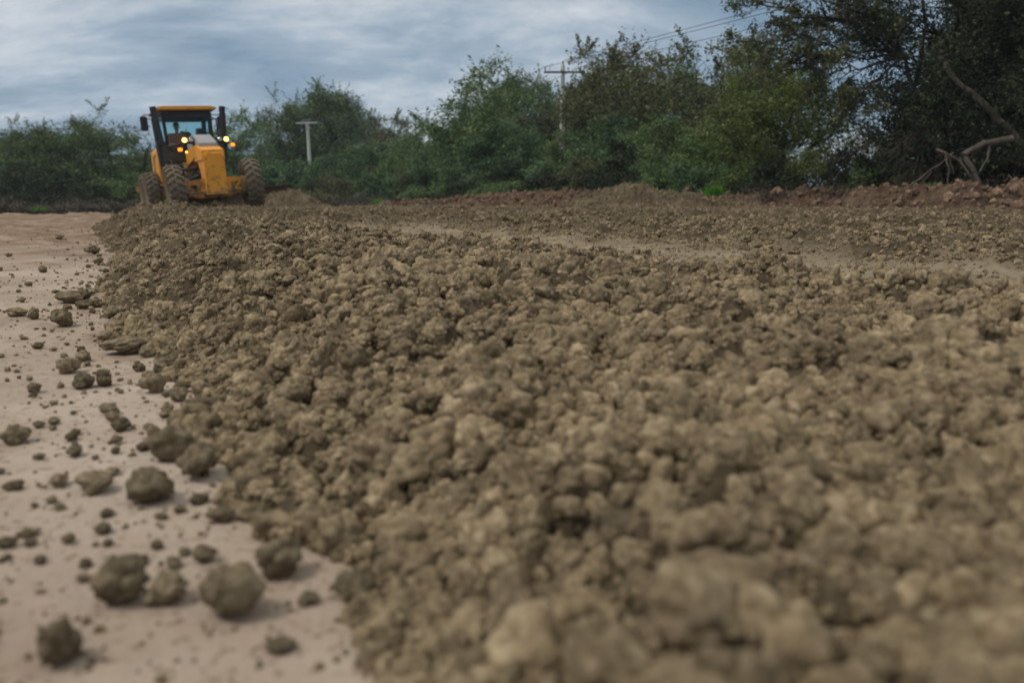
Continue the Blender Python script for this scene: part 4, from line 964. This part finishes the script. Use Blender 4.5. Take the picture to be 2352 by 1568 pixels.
# shrubs: [variant, px, top, width, Y, label]
SH = [
 ('bush2', 300, 398, 130, 42, 'bright green shrub at the foot of the trees just left of the grader'),
 ('bush4', 215, 420, 120, 41, 'dark shrub left of the bright green one beside the grader'),
 ('bush4', 120, 405, 130, 42, 'dark shrub in front of the layered tree'),
 ('bush4', 25, 400, 120, 43, 'dark shrub at the left edge below the feathery tree'),
 ('vine', 750, 362, 120, 49, 'blue-green shrub hiding the middle of the short utility pole'),
 ('bush1', 660, 372, 120, 50, 'bluish shrub between the grader and the short utility pole'),
 ('bush1', 560, 395, 120, 50, 'bluish shrub half hidden behind the right front wheel of the grader'),
 ('vine', 850, 338, 190, 50, 'wide vine-covered shrub right of the short utility pole'),
 ('bush2', 945, 330, 130, 48, 'fresh green shrub below the dip in the tree belt'),
 ('vine', 1030, 330, 170, 44, 'tall mixed green shrub at the left foot of the ragged-armed tree'),
 ('bush3', 960, 385, 110, 45, 'greyish shrub with dead stems below the dip in the belt'),
 ('bush1', 880, 400, 110, 45, 'low bluish shrub right of the short utility pole near the soil'),
 ('bush3', 770, 405, 110, 46, 'shrub with bare stems at the foot of the short utility pole'),
 ('bush2', 1075, 385, 130, 39, 'bushy green shrub under the ragged-armed tree'),
 ('vine', 1150, 290, 190, 38, 'tall dark thicket left of the central utility pole'),
 ('bush4', 1180, 380, 130, 36, 'low dark shrub left below the central utility pole'),
 ('bush1', 1260, 372, 130, 35, 'bluish shrub directly below the central utility pole'),
 ('leafy', 1300, 310, 130, 36, 'dense green thicket hiding the foot of the central utility pole'),
 ('vine', 1420, 270, 200, 33, 'mixed green thicket right of the central utility pole'),
 ('bush3', 1350, 360, 130, 31, 'olive shrub behind the left part of the clod mound'),
 ('bush4', 1440, 350, 140, 30, 'dark shrub behind the top of the clod mound'),
 ('leafy', 1530, 270, 190, 30, 'grey-green thicket below the brown-topped tree'),
 ('bush2', 1530, 370, 130, 28, 'green shrub behind the right part of the clod mound'),
 ('bush1', 1610, 375, 130, 26, 'bluish shrub behind the bright grass tuft'),
 ('leafy', 1640, 290, 170, 28, 'green thicket left below the yellow-green tree'),
 ('bush2', 1700, 380, 120, 25, 'green shrub right behind the bright grass tuft'),
 ('bush4', 1780, 370, 150, 24, 'dark shrub under the middle of the yellow-green tree'),
 ('bush6', 1870, 340, 150, 23.5, 'yellowish shrub under the right side of the yellow-green tree'),
 ('bush4', 1950, 350, 150, 23, 'dark shrub where the yellow-green tree meets the tall dark trees'),
 ('bush2', 2030, 370, 150, 22, 'green shrub left of the tangle of dead twigs'),
 ('bush4', 2110, 340, 170, 22.5, 'dark shrub behind the tangle of dead twigs'),
 ('bush4', 2230, 330, 200, 23, 'dark shrub behind the fallen grey branches'),
 ('bush4', 2340, 340, 180, 22, 'dark shrub behind the leaning trunk at the right edge'),
 ('bush5', 40, 452, 150, 37, 'low purplish brush at the left end of the dark strip beyond the clay'),
 ('bush5', 150, 455, 150, 36.5, 'low purplish brush right of the small green grass patch'),
 ('bush5', 250, 452, 150, 36, 'low purplish brush left of the grader rear wheels'),
 ('bush5', 345, 456, 130, 36, 'low purplish brush behind the grader rear wheels'),
 ('bush3', 640, 430, 110, 40, 'low scrubby shrub behind the end of the grader blade'),
 ('bush3', 720, 438, 120, 39, 'low scrubby shrub below the short utility pole'),
 ('bush5', 820, 440, 130, 38, 'low brown brush left of the small bright weed'),
 ('bush5', 900, 448, 120, 37, 'low brown brush right of the small bright weed'),
 ('bush2', 985, 425, 120, 36, 'low green shrub behind the left end of the red soil berm'),
 ('bush4', 1060, 420, 120, 34, 'low dark shrub behind the red soil berm'),
 ('bush2', 1150, 415, 130, 32, 'low green shrub behind the middle of the red soil berm'),
 ('bush4', 1250, 405, 130, 31, 'low dark shrub behind the right end of the red soil berm'),
]
for a in SH: place(*a, 'shrub', 'shrubs at the foot of the tree belt')

# bare fan of twigs reaching left from the tall dark tree, leaning trunk, fallen branches, dead brush
def twigs(start, ends, rg, r0, lv=3, nside=7, spread=.55, wob=.08):
    paths = []; tips = []
    def rec(a, b, r, l):
        p = curve(a, b, rg, 7, wob, .04); paths.append((p, np.linspace(r, r * .35, 7))); L_ = np.linalg.norm(p[-1] - p[0])
        if l == 0: tips.append(p[-1]); tips.append(p[4]); return
        d = (p[-1] - p[0]) / L_
        for s_ in range(nside):
            t = rg.uniform(.25, 1); q = np.array([np.interp(t, np.linspace(0, 1, 7), p[:, a_]) for a_ in range(3)])
            v = d + rg.normal(0, spread, 3) * np.array([1, .8, .8]); v /= np.linalg.norm(v); rec(q, q + v * L_ * rg.uniform(.30, .55) * (1.1 - .4 * t), r * .45, l - 1)
    for e_ in ends: rec(np.array(start), np.array(e_), r0, lv)
    return paths, np.array(tips)
rg = np.random.RandomState(77)
Yt = 19.5; O0 = on_y(2130, 455, Yt)
tr_ = empty('tree', (O0.x, Yt, float(ground_h(O0.x, Yt)))); tag(tr_, 'tree stretching a nearly bare fan of fine twigs to the left over the sky gap', 'tree', TG)
def loc(px, py, Y=Yt): p = on_y(px, py, Y); return np.array([p.x - tr_.location.x, p.y - tr_.location.y, p.z - tr_.location.z])
P_, T_ = twigs(loc(2080, 130), [loc(1740, 10), loc(1735, 100), loc(1800, 150, 19.2), loc(1850, 60, 20), loc(1780, -40), loc(1880, 180), loc(1950, 240, 19), loc(2010, 40), loc(1860, -20, 19)], rg, .035, 3, 7, .42, .07)
P_ += [(curve(loc(2150, 440), loc(2080, 130), rg, 9, .06), np.linspace(.11, .05, 9)), (curve(loc(2100, 200), loc(2150, -120), rg, 7, .06), np.linspace(.06, .03, 7))]
link('trunk', tubes_mesh('trunk', P_, D_, 4), tr_)
T_ = T_[rg.uniform(size=len(T_)) < .75]; T_ = np.repeat(T_, 4, 0) + rg.normal(0, .05, (len(T_) * 4, 3)); link('crown', leaves_mesh('crown', T_, .07, rg, LM['olive'], asp=.5, droop=1), tr_)
def sticks(name, label, cat, group, items, m, n=7):
    """items: list of (list of (px,py,Y), r0, r1)"""
    q0 = on_y(*items[0][0][0]); o = None; paths = []
    for pts, a, b_ in items:
        w_ = [np.array(on_y(*p)) for p in pts]; f = []
        for i in range(len(w_) - 1): f += list(curve(w_[i], w_[i + 1], rg, 5, .05)[(1 if i else 0):])
        f = np.array(f) - np.array(q0); paths.append((f, np.linspace(a, b_, len(f))))
    o = link(name, tubes_mesh(name, paths, m, n)); o.location = q0; return tag(o, label, cat, group)
FG = 'fallen grey branches under the big trees'
sticks('leaning_trunk', 'thick bare trunk leaning from lower right up to the left across the dark tree gap', 'tree trunk', None, [([(2385, 440, 17.9), (2352, 350, 17.9), (2318, 300, 17.9), (2270, 250, 18.0), (2190, 180, 18.4), (2150, 120, 19)], .12, .045)], M['bark'])
sticks('fallen_branch', 'stout broken branch arching from the leaning trunk down to the left', 'branch', FG, [([(2325, 318, 17.4), (2260, 330, 17.3), (2212, 355, 17.2), (2232, 385, 17.1), (2248, 425, 17.1)], .075, .045), ([(2275, 327, 17.3), (2268, 365, 17.2), (2250, 395, 17.2)], .035, .015)], M['dead'])
sticks('fallen_branch', 'thin forked branch propped left of the stout broken branch', 'branch', FG, [([(2150, 343, 17.3), (2175, 355, 17.2), (2205, 372, 17.2), (2225, 400, 17.1), (2240, 428, 17.1)], .035, .02), ([(2172, 355, 17.2), (2180, 390, 17.1), (2176, 420, 17.1)], .025, .015), ([(2180, 360, 17.2), (2190, 400, 17.2)], .02, .012)], M['dead'])
sticks('fallen_branch', 'straight pale branch sloping down to the right edge', 'branch', FG, [([(2300, 362, 18), (2330, 374, 18), (2385, 385, 18)], .025, .035)], M['dead'])
sticks('fallen_branch', 'pale crooked stick on the berm at the right edge', 'branch', FG, [([(2315, 402, 16.9), (2335, 420, 16.8), (2365, 450, 16.7)], .02, .028), ([(2320, 404, 16.9), (2305, 420, 16.9)], .012, .006)], M['dead'])
sticks('fallen_branch', 'long thin branch slanting below the tangle of dead twigs', 'branch', FG, [([(2190, 350, 17.4), (2120, 405, 17.3), (2080, 435, 17.2)], .015, .022), ([(2140, 395, 17.3), (2100, 440, 17.3)], .015, .01)], M['dead'])
br_o = on_y(2130, 300, 19.0)
P_, T_ = twigs((0, 0, 0), [tuple(np.array(on_y(px, py, Y)) - np.array(br_o)) for px, py, Y in ((2040, 350, 18.8), (2060, 400, 18.8), (2095, 420, 18.7), (2120, 420, 18.7), (2030, 380, 19), (2000, 330, 19), (2075, 330, 18.6), (2160, 400, 18.8))], rg, .03, 3, 6, .38, .1)
o = link('dead_brush', tubes_mesh('dead_brush', P_, M['dead'], 4)); o.location = br_o; tag(o, 'drooping tangle of dead brown twigs hanging below the tall dark trees', 'dead brush')
for px, py, Y, lab in ((2180, 425, 17.6, 'heap of pulled-up roots on the berm below the thin forked branch'), (2270, 425, 17.8, 'low heap of roots and sticks right of the other root heap'), (1935, 432, 18.6, 'small dark root heap on the berm under the trees'), (1760, 434, 20.0, 'small heap of dry stalks right of the bright grass tuft')):
    p = on_y(px, py, Y); paths = []
    for s_ in range(46):
        a = rg.uniform(0, 6.28); q = np.array([rg.normal(0, .22), rg.normal(0, .2), rg.uniform(-.2, .0)]); e_ = q + np.array([math.cos(a) * rg.uniform(.1, .5), math.sin(a) * .25, rg.uniform(-.12, .22)]); paths.append((curve(q - [0, 0, .1], e_, rg, 6, .35, .05), np.linspace(.013, .004, 6)))
    o = link('root_heap', tubes_mesh('root_heap', paths, M['dead'], 4)); o.location = p; tag(o, lab, 'root heap', 'heaps of pulled-up roots')

# thin leafless saplings and twigs mixed in the belt edge
# grass tufts
def tuft(px, py, Y, wd, ht, n, label, m=LM['grass'], dz=0):
    p = on_y(px, py, Y); r2 = np.random.RandomState(int(px)); co = []; q = []
    for i in range(n):
        b0 = np.array([r2.normal(0, wd * .33), r2.normal(0, wd * .25), 0]); a = r2.uniform(0, 6.28); h = ht * r2.uniform(.5, 1.1); ln = r2.uniform(.1, .6) * h; d = np.array([math.cos(a), math.sin(a), 0]); s_ = np.array([-math.sin(a), math.cos(a), 0]) * wd * .022
        pts = [b0, b0 + d * ln * .3 + [0, 0, h * .6], b0 + d * ln + [0, 0, h * .95]]; k = len(co)
        co += [pts[0] - s_, pts[0] + s_, pts[1] + s_ * .9, pts[1] - s_ * .9, pts[2] + s_ * .15, pts[2] - s_ * .15]; q += [(k, k + 1, k + 2, k + 3), (k + 3, k + 2, k + 4, k + 5)]
    me = poly_mesh('grass_tuft', np.array(co), q, False); t = me.attributes.new('tint', 'FLOAT', 'FACE'); t.data.foreach_set('value', r2.uniform(0, 1, len(q)).astype(np.float32)); me.materials.append(m)
    o = link('grass_tuft', me); o.location = p + Vector((0, 0, dz)); tag(o, label, 'grass tuft', 'fresh green grass tufts')
tuft(1640, 450, 19.6, .32, .27, 260, 'bright green grass tuft standing beside the right shoulder of the clod mound')
tuft(870, 470, 30.0, .30, .24, 160, 'bright green weed at the far edge of the spread soil, right of the short pole')
tuft(92, 484, 33.0, .42, .18, 160, 'bright green grass patch in the dark strip at the left')
tuft(2130, 434, 18.8, .8, .18, 130, 'dark green grass behind the berm left of the root heaps', LM['mid'])

# ------------------------------------------------------------------ berms of dug soil
def berm(path, hts, width, label, seed, grp):
    path = np.array(path, float); seg = np.r_[0, np.cumsum(np.linalg.norm(np.diff(path, axis=0), axis=1))]; nu = int(seg[-1] / .028); nv = 90
    u = np.linspace(0, seg[-1], nu); cxy = np.stack([np.interp(u, seg, path[:, i]) for i in range(2)], 1); tg = np.gradient(cxy, axis=0); tg /= np.linalg.norm(tg, axis=1)[:, None]; nn = np.stack([-tg[:, 1], tg[:, 0]], 1)
    H_ = np.interp(u, seg, hts); v = np.linspace(-1, 1, nv)
    wob = 1 + .25 * pn(u * .7, u * 0 + seed, 1.)
    X = cxy[:, 0][:, None] + nn[:, 0][:, None] * v[None] * (width * wob)[:, None]; Y = cxy[:, 1][:, None] + nn[:, 1][:, None] * v[None] * (width * wob)[:, None]
    prof = np.clip(1 - np.abs(v) ** 1.7, 0, 1)[None]; lump = 1 + .22 * pn(X * .9, Y * .9, seed) + .15 * pn(X * 2.3, Y * 2.3, seed + 3.)
    Z = H_[:, None] * prof * lump
    wx = X + .08 * pn(X * 4, Y * 4, 41.); wy = Y + .08 * pn(X * 4, Y * 4, 42.)
    Z += (wor(wx, wy, 3.2, 5) * .10 + wor(wx, wy, 6.5, 6) * .14 + wor(wx, wy, 13, 7) * .08 + wor(wx, wy, 26, 8) * .03 + .05 * pn(X * 3, Y * 3, seed) + .03 * pn(X * 30, Y * 30, seed) - .09) * np.clip(prof * 2, 0, 1)
    Z += ground_h(X, Y) - .06 + .02 * prof
    me = grid_mesh('soil_berm', X.T, Y.T, Z.T); me.materials.append(M['red'])
    VV = np.stack([X.ravel(), Y.ravel(), Z.ravel()], 1)[(np.abs(v)[:, None] < .97).repeat(nu, 1).T.ravel() if False else (np.broadcast_to(np.abs(v)[None] < .97, X.shape)).ravel()]; BV.append(VV)
    o = link('soil_berm', me); tag(o, label, 'soil berm', grp)
BV = []
BGp = 'berms of dug red-brown soil along the tree belt'
berm([(5.6, 21.6), (7.2, 20.0), (9.3, 17.0), (12.5, 13.4), (17, 9.5), (22, 5)], [.46, .62, .74, .80, .80, .7], 1.35, 'long lumpy berm of red-brown soil running along the foot of the trees at the right', 3.3, BGp)
berm([(-6, 31), (-4.2, 29.5), (-1, 27.5), (1.5, 24.8), (4.2, 22.8), (6.4, 22.4)], [.14, .32, .52, .62, .64, .46], 1.2, 'low berm of red-brown soil left of the clod mound, below the central utility pole', 8.1, BGp)
VV = np.concatenate(BV); rb = np.random.RandomState(8); VV = VV[rb.choice(len(VV), 9000, False)]; sz = np.exp(rb.normal(math.log(.026), .55, 9000)).clip(.008, .11)
o = clod_stuff('soil_lumps', None, VV + np.stack([rb.normal(0, .02, 9000), rb.normal(0, .02, 9000), sz * .1], 1), sz, 4, M['redclod'], range(40, 46), 3); tag(o, 'red-brown soil lumps of every size covering the berms', 'soil lumps', kind='stuff')
# small puddle-like patch of smooth pale clay
p = on_y(1008, 478, 21.5); b = MB(); b.add([(.75 * math.cos(t) * (1 + .15 * math.sin(3 * t)), .9 * math.sin(t), 0) for t in [i * .2618 for i in range(24)]], [tuple(range(24))])
o = b.build('puddle', mat('puddle_water', (.32, .27, .24), .12, 0, .6), None, (p.x, p.y, .335)); tag(o, kind='structure')

for k_, (px, py, ex, Y, lab) in enumerate(((1310, 330, ((1225, 250), (1260, 235), (1200, 275), (1330, 240)), 36.5, 'pale bare branches arching left across the central utility pole'),
        (1420, 330, ((1500, 215), (1460, 190), (1540, 250), (1390, 230)), 33, 'pale leafless sapling in front of the brownish trees'),
        (760, 470, ((735, 400), (770, 390), (790, 405)), 44, 'pale bare stems beside the foot of the short utility pole'),
        (1250, 470, ((1235, 400), (1262, 385), (1280, 410)), 31, 'few bare stems at the edge of the thicket below the central pole'),
        (1905, 420, ((1930, 330), (1960, 345), (1890, 335)), 22.5, 'leaning dry stems right of the yellow-green tree'))):
    o_ = on_y(px, py, Y); r3 = np.random.RandomState(k_ + 50)
    P_, T_ = twigs((0, 0, 0), [tuple(np.array(on_y(a, b, Y + r3.uniform(-.5, .5))) - np.array(o_)) for a, b in ex], r3, .022, 2, 6, .45, .12)
    o = link('bare_sapling', tubes_mesh('bare_sapling', P_, M['dead'], 4)); o.location = o_; tag(o, lab, 'sapling', 'leafless saplings in the tree belt')

# ------------------------------------------------------------------ thin air haze
b = MB(); b.box((0, 60, 19), (260, 180, 42)); hz = b.build('haze', bpy.data.materials.new('haze')); tag(hz, kind='stuff')
hm = hz.data.materials[0]; hm.use_nodes = True; hm.node_tree.nodes.clear()
ho = hm.node_tree.nodes.new('ShaderNodeOutputMaterial'); hv = hm.node_tree.nodes.new('ShaderNodeVolumePrincipled'); hm.node_tree.links.new(hv.outputs[0], ho.inputs['Volume'])
hv.inputs['Color'].default_value = (.80, .88, 1, 1); hv.inputs['Density'].default_value = 0.0006
